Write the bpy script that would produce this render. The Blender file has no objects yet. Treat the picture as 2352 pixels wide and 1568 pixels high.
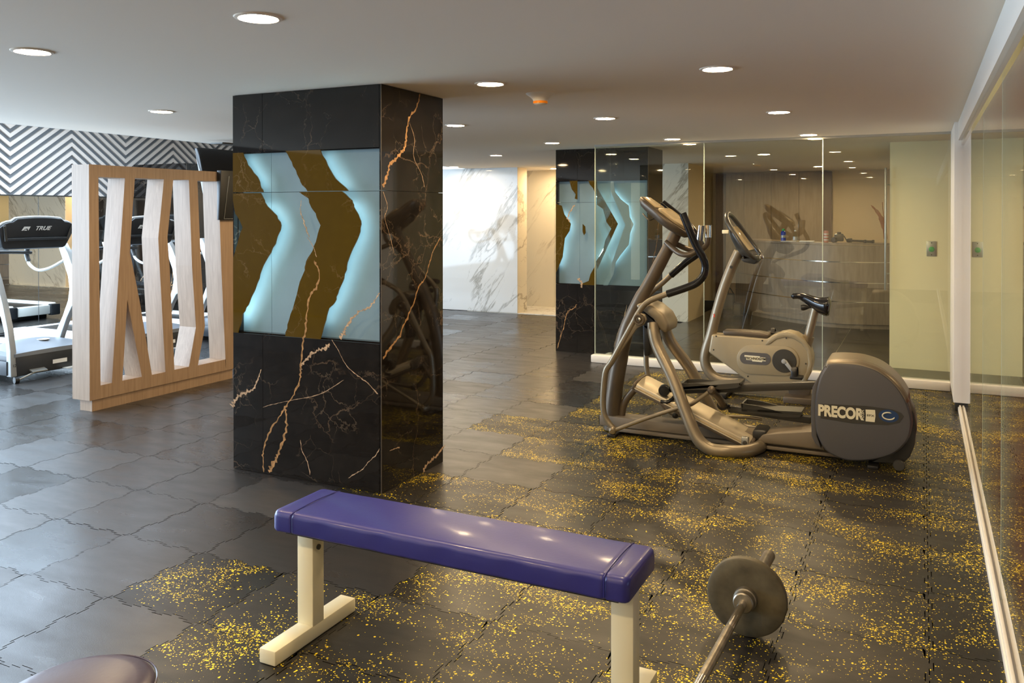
import bpy, bmesh, math, random
from mathutils import Vector, Matrix
from math import pi, sin, cos
random.seed(7)
C = bpy.context.scene.collection
D = bpy.data
# ------------------------------------------------------------------ camera
FPX, CY0, YAW, PIT, EYE = 1945.5, 503.1, 0.4515, 0.0067, 1.56
CE = 2.28                                   # ceiling height
cam = D.cameras.new('camera'); camo = D.objects.new('camera', cam); C.objects.link(camo)
cam.sensor_width = 36; cam.lens = FPX / 2352 * 36
cam.shift_y = -(784 - CY0) / 2352
cam.clip_start = .02; cam.clip_end = 100
camo.location = (0, 0, EYE); camo.rotation_euler = (pi/2 - PIT, 0, YAW)
bpy.context.scene.camera = camo
# ------------------------------------------------------------------ world, exposure, daylight
w = D.worlds.new('world'); bpy.context.scene.world = w; w.use_nodes = True
w.node_tree.nodes['Background'].inputs[0].default_value = (.62, .8, 1, 1)
w.node_tree.nodes['Background'].inputs[1].default_value = 1.0
vs = bpy.context.scene.view_settings
vs.view_transform = 'Standard'; vs.look = 'None'; vs.gamma = 1; vs.use_curve_mapping = False
vs.exposure = 1.25
bpy.context.scene.cycles.use_denoising = True
bpy.context.scene.cycles.max_bounces = 10
bpy.context.scene.cycles.glossy_bounces = 6
bpy.context.scene.cycles.transparent_max_bounces = 24
bpy.context.scene.cycles.sample_clamp_indirect = 6
def area(name, loc, rot, sx, sy, power, col):
    l = D.lights.new(name, 'AREA'); l.shape = 'RECTANGLE'; l.size = sx; l.size_y = sy
    l.energy = power; l.color = col
    o = D.objects.new(name, l); o.location = loc; o.rotation_euler = rot; C.objects.link(o)
    return o
DAY = (.62, .80, 1)
# daylight through the window wall behind the camera (treadmill bay) and through its skylight
area('window_daylight', (-10.60, 2.0, 1.45), (0, -pi/2, 0), 2.4, 8.2, 470, DAY)
area('skylight_daylight', (-8.7, 5.5, 2.93), (0, 0, 0), 2.2, 5.5, 120, DAY)
DOWN = 165.0                                  # radiance of a downlight diffuser
WARM = (1, .74, .42)
# ------------------------------------------------------------------ pixel of the 2352x1568 frame -> point on a real plane
_f = Vector((-sin(YAW)*cos(PIT), cos(YAW)*cos(PIT), -sin(PIT))); _r = Vector((cos(YAW), sin(YAW), 0)); _u = _r.cross(_f)
def ray(x, y): return _f + _r*((x-1176)/FPX) - _u*((y-CY0)/FPX)
_O = Vector((0, 0, EYE))
def aZ(x, y, z=0): d = ray(x, y); return _O + d*((z-EYE)/d.z)
def aX(x, y, X): d = ray(x, y); return _O + d*(X/d.x)
def aY(x, y, Y): d = ray(x, y); return _O + d*(Y/d.y)
# ------------------------------------------------------------------ materials
def nt(name):
    m = D.materials.new(name); m.use_nodes = True; t = m.node_tree
    return m, t, t.nodes['Principled BSDF']
def N(t, k, **kw):
    n = t.nodes.new(k)
    for a, b in kw.items():
        if a in ('op',): n.operation = b
        elif a.startswith('i_'): n.inputs[a[2:].replace('_', ' ')].default_value = b
        elif a.startswith('n_'): n.inputs[int(a[2:])].default_value = b
        else: setattr(n, a, b)
    return n
def L(t, a, b): t.links.new(a, b)
def ramp(t, src, stops):
    n = t.nodes.new('ShaderNodeValToRGB'); e = n.color_ramp.elements
    while len(e) < len(stops): e.new(.5)
    for i, (p, c) in enumerate(stops):
        e[i].position = p; e[i].color = c if len(c) == 4 else (*c, 1)
    L(t, src, n.inputs[0]); return n
def g(v): return (v, v, v)
def mix(t, fac, a, b):
    n = t.nodes.new('ShaderNodeMix'); n.data_type = 'RGBA'
    for s, v in ((n.inputs[0], fac), (n.inputs[6], a), (n.inputs[7], b)):
        if hasattr(v, 'is_output'): L(t, v, s)
        elif isinstance(v, (int, float)): s.default_value = v
        else: s.default_value = (*v[:3], 1)
    return n.outputs[2]
def mat(name, col, rough=.5, metal=0, spec=.5, bump=0, bscale=200, var=0, vscale=8, coat=0, emit=None, es=0, aniso=0):
    m, t, p = nt(name)
    p.inputs['Base Color'].default_value = (*col, 1); p.inputs['Roughness'].default_value = rough
    p.inputs['Metallic'].default_value = metal; p.inputs['Specular IOR Level'].default_value = spec
    p.inputs['Coat Weight'].default_value = coat; p.inputs['Coat Roughness'].default_value = .12
    if emit: p.inputs['Emission Color'].default_value = (*emit, 1); p.inputs['Emission Strength'].default_value = es
    geo = N(t, 'ShaderNodeTexCoord')
    if bump:
        n = N(t, 'ShaderNodeTexNoise', i_Scale=bscale, i_Detail=2); L(t, geo.outputs['Object'], n.inputs['Vector'])
        b = N(t, 'ShaderNodeBump', i_Strength=bump, i_Distance=.002); L(t, n.outputs[0], b.inputs['Height']); L(t, b.outputs[0], p.inputs['Normal'])
    if var:
        n = N(t, 'ShaderNodeTexNoise', i_Scale=vscale, i_Detail=4); L(t, geo.outputs['Object'], n.inputs['Vector'])
        r = ramp(t, n.outputs[0], [(.3, [c*(1-var) for c in col]), (.7, [min(1, c*(1+var)) for c in col])])
        L(t, r.outputs[0], p.inputs['Base Color'])
    return m
def wood(name, a, b, rough=.5, sc=(40, 40, 2)):
    m, t, p = nt(name); p.inputs['Roughness'].default_value = rough
    geo = N(t, 'ShaderNodeNewGeometry'); mp = N(t, 'ShaderNodeMapping'); mp.inputs['Scale'].default_value = sc
    L(t, geo.outputs['Position'], mp.inputs['Vector'])
    n = N(t, 'ShaderNodeTexNoise', i_Scale=1.6, i_Detail=5, i_Distortion=.6); L(t, mp.outputs[0], n.inputs['Vector'])
    r = ramp(t, n.outputs[0], [(.3, a), (.7, b)]); L(t, r.outputs[0], p.inputs['Base Color'])
    bm_ = N(t, 'ShaderNodeBump', i_Strength=.15, i_Distance=.001); L(t, n.outputs[0], bm_.inputs['Height']); L(t, bm_.outputs[0], p.inputs['Normal'])
    return m
def ridge(t, vec, scale, width, detail=5, dist=0, rough=.55):
    n = N(t, 'ShaderNodeTexNoise', i_Scale=scale, i_Detail=detail, i_Distortion=dist, i_Roughness=rough); L(t, vec, n.inputs['Vector'])
    s = N(t, 'ShaderNodeMath', op='SUBTRACT', n_1=.5); L(t, n.outputs[0], s.inputs[0])
    a = N(t, 'ShaderNodeMath', op='ABSOLUTE'); L(t, s.outputs[0], a.inputs[0])
    return ramp(t, a.outputs[0], [(0, g(1)), (width, g(0))]).outputs[0]
def dark_marble(name, base=(.0075, .0058, .0046), lit=None):
    m, t, p = nt(name)
    geo = N(t, 'ShaderNodeNewGeometry'); pos = geo.outputs['Position']
    def crack(scale, width, dist, ds):
        nz = N(t, 'ShaderNodeTexNoise', i_Scale=ds, i_Detail=6, i_Roughness=.62); L(t, pos, nz.inputs['Vector'])
        sb = N(t, 'ShaderNodeVectorMath', op='SUBTRACT'); L(t, nz.outputs['Color'], sb.inputs[0]); sb.inputs[1].default_value = (.5, .5, .5)
        sc_ = N(t, 'ShaderNodeVectorMath', op='SCALE'); L(t, sb.outputs[0], sc_.inputs[0]); sc_.inputs['Scale'].default_value = dist
        ad = N(t, 'ShaderNodeVectorMath', op='ADD'); L(t, pos, ad.inputs[0]); L(t, sc_.outputs[0], ad.inputs[1])
        vo = N(t, 'ShaderNodeTexVoronoi', i_Scale=scale, feature='DISTANCE_TO_EDGE'); L(t, ad.outputs[0], vo.inputs['Vector'])
        return ramp(t, vo.outputs['Distance'], [(0, g(1)), (width, g(0))]).outputs[0]
    v1 = crack(1.9, .012, .42, 2.6); v2 = crack(5.5, .016, .20, 6)
    patch = N(t, 'ShaderNodeTexNoise', i_Scale=3.1, i_Detail=4); L(t, pos, patch.inputs['Vector'])
    pr = ramp(t, patch.outputs[0], [(.47, g(0)), (.66, g(.8))])
    m2 = N(t, 'ShaderNodeMath', op='MULTIPLY'); L(t, v2, m2.inputs[0]); L(t, pr.outputs[0], m2.inputs[1])
    cl = N(t, 'ShaderNodeTexNoise', i_Scale=11, i_Detail=9, i_Roughness=.75); L(t, pos, cl.inputs['Vector'])
    b0 = ramp(t, cl.outputs[0], [(.40, base), (.60, [c*1.7 for c in base]), (.78, [c*4 for c in base])]).outputs[0]
    c1 = mix(t, m2.outputs[0], b0, (.13, .095, .065))
    pv = ramp(t, patch.outputs[0], [(.44, g(0)), (.64, g(.6))])
    m1 = N(t, 'ShaderNodeMath', op='MULTIPLY'); L(t, v1, m1.inputs[0]); L(t, pv.outputs[0], m1.inputs[1])
    c2 = mix(t, m1.outputs[0], c1, (.15, .10, .065))
    L(t, c2, p.inputs['Base Color'])
    p.inputs['Roughness'].default_value = .035; p.inputs['Specular IOR Level'].default_value = .55
    return m
def white_marble(name, base, vein, rough=.05):
    m, t, p = nt(name)
    geo = N(t, 'ShaderNodeNewGeometry'); mp = N(t, 'ShaderNodeMapping')
    m0 = N(t, 'ShaderNodeMapping'); m0.inputs['Rotation'].default_value = (0, math.radians(52), 0); L(t, geo.outputs['Position'], m0.inputs['Vector'])
    mp.inputs['Scale'].default_value = (.42, .9, 1.9)
    L(t, m0.outputs[0], mp.inputs['Vector'])
    v1 = ridge(t, mp.outputs[0], .85, .022, 6, .3, .6); v2 = ridge(t, mp.outputs[0], 2.2, .009, 6, .4)
    pa = N(t, 'ShaderNodeTexNoise', i_Scale=1.5, i_Detail=2); L(t, geo.outputs['Position'], pa.inputs['Vector'])
    pr = ramp(t, pa.outputs[0], [(.45, g(0)), (.6, g(.8))])
    mm = N(t, 'ShaderNodeMath', op='MULTIPLY'); L(t, v2, mm.inputs[0]); L(t, pr.outputs[0], mm.inputs[1])
    pr2 = ramp(t, pa.outputs[0], [(.38, g(.15)), (.55, g(.85))])
    mv = N(t, 'ShaderNodeMath', op='MULTIPLY'); L(t, v1, mv.inputs[0]); L(t, pr2.outputs[0], mv.inputs[1])
    c = mix(t, mv.outputs[0], base, vein); c = mix(t, mm.outputs[0], c, vein)
    L(t, c, p.inputs['Base Color']); p.inputs['Roughness'].default_value = rough; p.inputs['Specular IOR Level'].default_value = .22
    return m
def glass(name, tint, refl=1.0):
    m = D.materials.new(name); m.use_nodes = True; t = m.node_tree; t.nodes.clear()
    geo = N(t, 'ShaderNodeNewGeometry'); d = N(t, 'ShaderNodeVectorMath', op='DOT_PRODUCT')
    L(t, geo.outputs['Incoming'], d.inputs[0]); L(t, geo.outputs['Normal'], d.inputs[1])
    a = N(t, 'ShaderNodeMath', op='ABSOLUTE'); L(t, d.outputs['Value'], a.inputs[0])
    s = N(t, 'ShaderNodeMath', op='SUBTRACT', n_0=1.0); L(t, a.outputs[0], s.inputs[1])
    pw = N(t, 'ShaderNodeMath', op='POWER', n_1=5.0); L(t, s.outputs[0], pw.inputs[0])
    ml = N(t, 'ShaderNodeMath', op='MULTIPLY_ADD', n_1=.955, n_2=.045*refl); L(t, pw.outputs[0], ml.inputs[0])
    tr = N(t, 'ShaderNodeBsdfTransparent'); tr.inputs[0].default_value = (*tint, 1)
    gl = N(t, 'ShaderNodeBsdfGlossy'); gl.inputs['Roughness'].default_value = .0; gl.inputs[0].default_value = (1, 1, 1, 1)
    mx = N(t, 'ShaderNodeMixShader'); L(t, ml.outputs[0], mx.inputs[0]); L(t, tr.outputs[0], mx.inputs[1]); L(t, gl.outputs[0], mx.inputs[2])
    o = N(t, 'ShaderNodeOutputMaterial'); L(t, mx.outputs[0], o.inputs[0])
    return m
def rubber(name, flecks):
    m, t, p = nt(name)
    geo = N(t, 'ShaderNodeNewGeometry'); pos = geo.outputs['Position']; oi = N(t, 'ShaderNodeObjectInfo')
    mp = N(t, 'ShaderNodeMapping'); mp.inputs['Scale'].default_value = (3.2, 9, 1); L(t, pos, mp.inputs['Vector'])
    sc = N(t, 'ShaderNodeTexNoise', i_Scale=1.0, i_Detail=5, i_Roughness=.55, i_Distortion=.15); L(t, mp.outputs[0], sc.inputs['Vector'])
    base = ramp(t, sc.outputs[0], [(.3, (.013, .0112, .0102)), (.72, (.034, .0295, .027))]).outputs[0]
    if flecks: base = ramp(t, sc.outputs[0], [(.3, (.0075, .0062, .0048)), (.72, (.021, .0172, .013))]).outputs[0]
    tone = N(t, 'ShaderNodeMath', op='MULTIPLY_ADD', n_1=.7, n_2=.62); L(t, oi.outputs['Random'], tone.inputs[0])
    vm = N(t, 'ShaderNodeVectorMath', op='SCALE'); L(t, base, vm.inputs[0]); L(t, tone.outputs[0], vm.inputs['Scale'])
    col = vm.outputs[0]
    if flecks:
        pm = N(t, 'ShaderNodeMapping'); pm.inputs['Scale'].default_value = (1.3, 2.4, 1); L(t, pos, pm.inputs['Vector'])
        pa = N(t, 'ShaderNodeTexNoise', i_Scale=1.5, i_Detail=3, i_Roughness=.6, i_Distortion=.3); L(t, pm.outputs[0], pa.inputs['Vector'])
        dens = ramp(t, pa.outputs[0], [(.40, g(.985)), (.51, g(.90)), (.64, g(.58))]).outputs[0]
        acc = None
        for scl, rad in ((112, .42), (205, .44)):
            vo = N(t, 'ShaderNodeTexVoronoi', i_Scale=scl); L(t, pos, vo.inputs['Vector'])
            sp = N(t, 'ShaderNodeSeparateColor'); L(t, vo.outputs['Color'], sp.inputs[0])
            gt = N(t, 'ShaderNodeMath', op='GREATER_THAN'); L(t, sp.outputs[0], gt.inputs[0]); L(t, dens, gt.inputs[1])
            rd = N(t, 'ShaderNodeMath', op='MULTIPLY', n_1=rad*1.5); L(t, sp.outputs[1], rd.inputs[0])
            lt = N(t, 'ShaderNodeMath', op='LESS_THAN'); L(t, vo.outputs['Distance'], lt.inputs[0]); L(t, rd.outputs[0], lt.inputs[1])
            f = N(t, 'ShaderNodeMath', op='MULTIPLY'); L(t, gt.outputs[0], f.inputs[0]); L(t, lt.outputs[0], f.inputs[1])
            if acc:
                a2 = N(t, 'ShaderNodeMath', op='MAXIMUM'); L(t, acc, a2.inputs[0]); L(t, f.outputs[0], a2.inputs[1]); acc = a2.outputs[0]
            else: acc = f.outputs[0]
        col = mix(t, acc, col, (.92, .68, .012))
    L(t, col, p.inputs['Base Color'])
    rr = ramp(t, sc.outputs[0], [(.3, g(.38 if flecks else .33)), (.75, g(.25 if flecks else .20))]).outputs[0]
    ro = N(t, 'ShaderNodeMath', op='MULTIPLY_ADD', n_1=.16, n_2=-.02); L(t, oi.outputs['Random'], ro.inputs[0])
    ra = N(t, 'ShaderNodeMath', op='ADD'); L(t, rr, ra.inputs[0]); L(t, ro.outputs[0], ra.inputs[1])
    L(t, ra.outputs[0], p.inputs['Roughness'])
    gn = N(t, 'ShaderNodeTexNoise', i_Scale=260, i_Detail=2); L(t, pos, gn.inputs['Vector'])
    b = N(t, 'ShaderNodeBump', i_Strength=.28, i_Distance=.0012); L(t, gn.outputs[0], b.inputs['Height'])
    gn2 = N(t, 'ShaderNodeTexNoise', i_Scale=4, i_Detail=1); L(t, pos, gn2.inputs['Vector'])
    b2 = N(t, 'ShaderNodeBump', i_Strength=.12, i_Distance=.006); L(t, gn2.outputs[0], b2.inputs['Height']); L(t, b.outputs[0], b2.inputs['Normal'])
    L(t, b2.outputs[0], p.inputs['Normal']); p.inputs['Specular IOR Level'].default_value = .5 if flecks else .85
    return m
M = {}
M['rubber'] = rubber('rubber_plain', False); M['rubber_y'] = rubber('rubber_flecked', True)
M['underlay'] = mat('underlay', (.006, .006, .006), .9)
M['ceiling'] = mat('ceiling_paint', (.88, .80, .69), .85, bump=.1, bscale=60)
M['white_paint'] = mat('white_paint', (.80, .77, .72), .4)
M['green_wall'] = mat('cream_wall', (.88, .79, .52), .35, bump=.08, bscale=40)
M['beige_wall'] = mat('beige_wall', (.70, .57, .38), .6)
M['dark'] = dark_marble('dark_marble')
M['marble'] = white_marble('white_marble', (.74, .73, .70), (.33, .31, .27))
M['marble_warmlit'] = white_marble('warmlit_marble', (.80, .74, .62), (.36, .30, .22), .2)  # white marble with warm lamp light put into its colour
M['mirror'] = mat('mirror_silver', (.86, .87, .84), .0, 1)
M['glass'] = glass('clear_glass', (.955, .98, .955), 1.15); M['glass_side'] = glass('side_glass', (.965, .975, .955), 1.0)
M['glass_edge'] = mat('glass_edge', (.50, .56, .46), .3)
M['wood'] = wood('ash_laminate', (.275, .18, .112), (.365, .25, .165), .5)
M['desk_wood'] = wood('desk_laminate', (.25, .195, .14), (.34, .27, .20), .45, (14, 14, 2))
M['panel_wood'] = wood('panel_laminate', (.36, .28, .20), (.44, .35, .26), .5, (14, 14, 1.5))
M['brown'] = wood('dark_brown_laminate', (.085, .045, .03), (.12, .065, .045), .4)
M['slat'] = mat('slat_white', (.66, .57, .50), .5); M['slat_back'] = mat('slat_backing', (.13, .135, .14), .7)
M['tile'] = mat('slate_tile', (.055, .052, .048), .25, var=.3, vscale=2.5); M['grout'] = mat('grout', (.50, .47, .40), .8)
M['carpet'] = mat('red_carpet', (.26, .018, .012), .95)
M['vinyl'] = mat('blue_vinyl', (.024, .024, .19), .40, bump=.12, bscale=90, coat=.15)
M['vinyl2'] = mat('grey_blue_vinyl', (.075, .065, .105), .32, bump=.12, bscale=90)
M['cream'] = mat('cream_enamel', (.78, .72, .52), .38, bump=.06, bscale=30)
M['chrome'] = mat('chrome', (.75, .71, .66), .16, 1)
M['steel'] = mat('worn_steel', (.30, .27, .22), .38, .85, var=.3, vscale=25)
M['iron'] = mat('plate_paint', (.105, .088, .055), .5, .25, bump=.25, bscale=50, var=.35, vscale=14)
M['champ'] = mat('champagne_metal', (.27, .225, .16), .38, .55)
M['champ_d'] = mat('dark_taupe_metal', (.125, .098, .07), .42, .45)
M['taupe'] = mat('taupe_plastic', (.18, .146, .105), .5, .1)
M['grey_shell'] = mat('grey_shell', (.105, .102, .106), .42, .25, bump=.1, bscale=300)
M['ramp'] = mat('brushed_aluminium', (.68, .59, .43), .45, .5)
M['bikebody'] = mat('bike_shell', (.36, .30, .195), .4, .25)
M['black'] = mat('black_rubber', (.012, .011, .010), .45)
M['blackg'] = mat('black_gloss', (.010, .010, .012), .15)
M['dk'] = mat('dark_plastic', (.045, .042, .036), .35)
M['disp'] = mat('display_face', (.48, .38, .23), .15)
M['screen'] = mat('screen_glass', (.45, .36, .22), .12)
M['silver'] = mat('silver_paint', (.42, .43, .43), .35, .3)
M['hood'] = mat('hood_grey', (.22, .24, .27), .38, .1)
M['charcoal'] = mat('charcoal_plastic', (.025, .028, .033), .4, var=.15)
M['white'] = mat('white_plastic', (.85, .85, .83), .35)
M['red'] = mat('red_plastic', (.75, .08, .04), .35)
M['orange'] = mat('orange_lens', (.85, .24, .01), .25, emit=(1, .25, .01), es=.1)
M['text_w'] = mat('print_cream', (.78, .72, .52), .5); M['text_k'] = mat('print_black', (.02, .02, .02), .5)
M['blue_badge'] = mat('badge_blue', (.02, .05, .13), .3); M['badge_dark'] = mat('badge_grey', (.10, .095, .095), .4)
M['diffuser'] = mat('downlight_diffuser', (1, 1, 1), .5, emit=WARM, es=DOWN)
M['onyx'] = mat('backlit_onyx', (.12, .175, .20), .6, emit=(.10, .155, .19), es=.10, var=.1, vscale=3)
M['reflection_dark'] = mat('reflection_dark', (.018, .017, .016), .9)  # darkness set for what the polished column mirrors
M['frost'] = mat('frosted_stone', (.14, .19, .205), .3, emit=(.10, .14, .155), es=.20)
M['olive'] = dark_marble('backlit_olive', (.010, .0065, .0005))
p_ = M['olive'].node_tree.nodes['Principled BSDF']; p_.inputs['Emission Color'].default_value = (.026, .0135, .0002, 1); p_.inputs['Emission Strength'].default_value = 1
M['led'] = mat('led_strip', (1, 1, 1), .5, emit=(.62, .93, 1), es=11)
M['vein'] = mat('orange_vein', (.34, .19, .085), .08, var=.45, vscale=45)
M['vein_p'] = mat('pale_vein', (.42, .29, .19), .08, var=.5, vscale=45)
M['blue_can'] = mat('blue_can', (.02, .06, .45), .3); M['pink_can'] = mat('pink_can', (.62, .24, .18), .35)
M['leaf'] = mat('dried_leaf', (.30, .10, .025), .6, var=.3)
M['cable'] = mat('cable', (.02, .02, .02), .5); M['steelp'] = mat('steel_plate', (.45, .45, .42), .35, .8)
M['green'] = mat('green_button', (.03, .35, .08), .4)
# ------------------------------------------------------------------ object helpers
W0 = {}
def link(name, me, m, parent, c):
    o = D.objects.new(name, me); C.objects.link(o)
    if m: me.materials.append(m)
    po = W0[parent.name] if parent else Vector((0, 0, 0))
    if parent: o.parent = parent
    o.location = Vector(c) - po; W0[o.name] = Vector(c)
    return o
def obj(name, vs_, fs, m, parent=None, smooth=None, bevel=0, seg=2, base=False):
    vs_ = [Vector(v) for v in vs_]
    lo = Vector([min(v[i] for v in vs_) for i in range(3)]); hi = Vector([max(v[i] for v in vs_) for i in range(3)])
    c = (lo + hi)/2
    if base: c.z = lo.z
    bm = bmesh.new(); bv = [bm.verts.new(v - c) for v in vs_]
    for f in fs:
        try: bm.faces.new([bv[i] for i in f])
        except ValueError: pass
    bmesh.ops.recalc_face_normals(bm, faces=bm.faces)
    if bevel:
        ed = [e for e in bm.edges if len(e.link_faces) == 2 and e.calc_face_angle() > .6]
        bmesh.ops.bevel(bm, geom=ed, offset=bevel, segments=seg, affect='EDGES', profile=.5, clamp_overlap=True)
    me = D.meshes.new(name); bm.to_mesh(me); bm.free()
    if smooth or bevel:
        for p in me.polygons: p.use_smooth = True
        me.set_sharp_from_angle(angle=smooth if smooth else .7)
    return link(name, me, m, parent, c)
def box(name, lo, hi, m, parent=None, bevel=0, seg=2, base=False):
    x0, y0, z0 = lo; x1, y1, z1 = hi
    v = [(x, y, z) for x in (x0, x1) for y in (y0, y1) for z in (z0, z1)]
    return obj(name, v, [(0,1,3,2),(4,6,7,5),(0,4,5,1),(2,3,7,6),(0,2,6,4),(1,5,7,3)], m, parent, bevel=bevel, seg=seg, base=base)
def prism(name, pts, off, m, parent=None, bevel=0, seg=2, smooth=None):
    off = Vector(off); pts = [Vector(p) for p in pts]; n = len(pts)
    v = pts + [p + off for p in pts]
    f = [tuple(range(n)), tuple(range(2*n-1, n-1, -1))] + [(i, (i+1) % n, n+(i+1) % n, n+i) for i in range(n)]
    return obj(name, v, f, m, parent, bevel=bevel, seg=seg, smooth=smooth)
def crom(pts, k=6):
    P_ = [Vector(p) for p in pts]; out = []
    for i in range(len(P_)-1):
        a = P_[max(i-1, 0)]; b = P_[i]; c = P_[i+1]; d = P_[min(i+2, len(P_)-1)]
        for j in range(k):
            t = j/k; out.append(.5*((2*b) + (c-a)*t + (2*a-5*b+4*c-d)*t*t + (3*b-a-3*c+d)*t**3))
    return out + [P_[-1]]
def tubegeo(path, rad, seg=14, closed=False, flat=1.0, up=None):
    n = len(path); R_ = rad if isinstance(rad, (list, tuple)) else [rad]*n
    if len(R_) != n: R_ = [R_[0] + (R_[-1]-R_[0])*i/(n-1) if len(R_) == 2 else R_[min(len(R_)-1, int(i*(len(R_)-1)/(n-1)+.5))] for i in range(n)]
    vs_, fs = [], []; u = None
    for i, p in enumerate(path):
        a = path[(i-1) % n] if closed or i > 0 else p; b = path[(i+1) % n] if closed or i < n-1 else p
        t = (b-a).normalized()
        if u is None:
            u = Vector(up) if up else (Vector((0, 0, 1)) if abs(t.z) < .9 else Vector((1, 0, 0)))
        u = (u - t*u.dot(t)).normalized(); s = t.cross(u)
        for j in range(seg):
            an = 2*pi*j/seg; vs_.append(p + u*cos(an)*R_[i] + s*sin(an)*R_[i]*flat)
    m_ = n if closed else n-1
    for i in range(m_):
        for j in range(seg):
            a = i*seg+j; b = i*seg+(j+1) % seg; i2 = (i+1) % n; fs.append((a, b, i2*seg+(j+1) % seg, i2*seg+j))
    if not closed: fs += [tuple(range(seg))[::-1], tuple((n-1)*seg+j for j in range(seg))]
    return vs_, fs
def tube(name, pts, rad, m, parent=None, k=6, seg=14, closed=False, flat=1.0, up=None):
    path = crom(pts, k) if k > 1 else [Vector(p) for p in pts]
    if closed and k > 1: path = crom([pts[-1]]+list(pts)+[pts[0], pts[1]], k)[k:-k-1] if False else crom(list(pts)+[pts[0]], k)[:-1]
    v, f = tubegeo(path, rad, seg, closed, flat, up)
    return obj(name, v, f, m, parent, smooth=.8)
def lathe(name, prof, loc, m, parent=None, axis=(0, 0, 1), seg=32):
    ax = Vector(axis).normalized(); q = ax.to_track_quat('Z', 'Y'); vs_, fs = [], []; n = len(prof)
    for r, z in prof:
        for j in range(seg):
            an = 2*pi*j/seg; vs_.append(Vector(loc) + q @ Vector((r*cos(an), r*sin(an), z)))
    for i in range(n-1):
        for j in range(seg): fs.append((i*seg+j, i*seg+(j+1) % seg, (i+1)*seg+(j+1) % seg, (i+1)*seg+j))
    if prof[0][0] > 1e-5: fs.append(tuple(range(seg))[::-1])
    if prof[-1][0] > 1e-5: fs.append(tuple((n-1)*seg+j for j in range(seg)))
    return obj(name, vs_, fs, m, parent, smooth=.6)
def merge(name, geos, m, parent=None, smooth=.8):
    V_, F_ = [], []
    for v, f in geos:
        b = len(V_); V_ += list(v); F_ += [tuple(i+b for i in q) for q in f]
    return obj(name, V_, F_, m, parent, smooth=smooth)
def thing(name, label, cat, loc=(0, 0, 0), group=None):
    o = D.objects.new(name, None); C.objects.link(o); o.location = loc; W0[o.name] = Vector(loc)
    o.empty_display_size = .1; o['label'] = label; o['category'] = cat
    if group: o['group'] = group
    return o
def tag(o, label, cat, group=None):
    o['label'] = label; o['category'] = cat
    if group: o['group'] = group
    return o
def struct(o): o['kind'] = 'structure'; return o
def copy_tree(o, loc=None):
    def rec(x, par):
        c = x.copy(); C.objects.link(c)
        if par: c.parent = par; c.matrix_parent_inverse = x.matrix_parent_inverse
        for ch in x.children: rec(ch, c)
        return c
    r = rec(o, None)
    if loc is not None: r.location = loc
    return r
def text(name, s, center, right, up, size, m, parent, depth=.0015, bold=0, shear=0, sx=1.0):
    """flat lettering lying on a surface: right/up are the writing directions, size = cap height"""
    cu = D.curves.new(name, 'FONT'); cu.body = s; cu.align_x = 'CENTER'; cu.align_y = 'CENTER'
    cu.size = size/.70; cu.extrude = depth/2; cu.offset = bold; cu.shear = shear
    to = D.objects.new('t', cu); C.objects.link(to); bpy.context.view_layer.update()
    me = D.meshes.new_from_object(to.evaluated_get(bpy.context.evaluated_depsgraph_get()))
    D.objects.remove(to); D.curves.remove(cu)
    r = Vector(right).normalized(); u = Vector(up).normalized(); n_ = r.cross(u)
    for v in me.vertices: v.co = r*v.co.x*sx + u*v.co.y + n_*v.co.z
    me.name = name; me.materials.clear()
    return link(name, me, m, parent, center)
# ================================================================== THE SETTING
XM = -10.65; YB = 11.95; XG = .285; YG = 8.39; XHI = -6.6
floor = struct(box('floor', (-10.9, -2.6, -.06), (.27, 15.4, -.012), M['underlay'], base=True))
# --- interlocking rubber mats, 0.5 m, dovetail edges; one shared mesh
def matmesh():
    s = .5; gap = .0018; T = 6; d = .013
    prof = [(0, 0)]
    for i in range(T):
        c = (i+.5)/T*s; h = s/T*.30; sg = d if i % 2 == 0 else -d
        prof += [(c-h*.72, 0), (c-h*1.15, sg), (c+h*1.15, sg), (c+h*.72, 0)]
    bottom = [Vector((u, o, 0)) for u, o in prof]; left = [Vector((o, u, 0)) for u, o in prof]
    top = [p + Vector((0, s, 0)) for p in bottom]; right = [p + Vector((s, 0, 0)) for p in left]
    ring = bottom + right + [Vector((s, s, 0))] + top[:0:-1] + [Vector((0, s, 0))] + left[:0:-1]
    cx = Vector((s/2, s/2, 0)); out = []
    n = len(ring)
    for i in range(n):
        a, b, c = ring[i-1], ring[i], ring[(i+1) % n]
        t = (c-a).normalized(); nr = Vector((-t.y, t.x, 0)); out.append(b + nr*gap - cx)
    bm = bmesh.new(); lo = [bm.verts.new(p + Vector((0, 0, -.012))) for p in out]
    hi = [bm.verts.new(p) for p in out]
    bm.faces.new(hi); 
    for i in range(n): bm.faces.new((lo[i], lo[(i+1) % n], hi[(i+1) % n], hi[i]))
    bmesh.ops.recalc_face_normals(bm, faces=bm.faces)
    me = D.meshes.new('mat'); bm.to_mesh(me); bm.free()
    return me
MAT = matmesh(); MAT.materials.append(M['rubber'])
def is_yellow(x, y):
    if y < 2.37: return x > -2.47
    if y < 2.87: return x > -2.97
    if y < 3.37: return x > -1.97
    if y < 3.87: return x > -2.47
    if y < 4.37: return x > -2.97
    if y < 4.87: return x > -1.97
    if y < 5.37: return x > -2.47
    if y < 5.87: return x > -2.97
    return x > -2.47
cells = []
for i in range(-22, 9):
    for j in range(-4, 25):
        x = -3.475 + .5*i + .25; y = 2.372 + .5*j + .25
        if x > .18 or x < -10.6 or y < -2.4 or y > 11.9: continue
        if x > -3.1 and y > 8.42: continue
        v = Vector((x, y, 0)) - _O; dd = v.dot(_f); lat = v.dot(_r)
        vis = dd > .9 and abs(lat)/dd < .66
        cells.append((0 if vis else 1, dd if vis else v.length, x, y))
cells.sort()
rest = []
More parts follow.
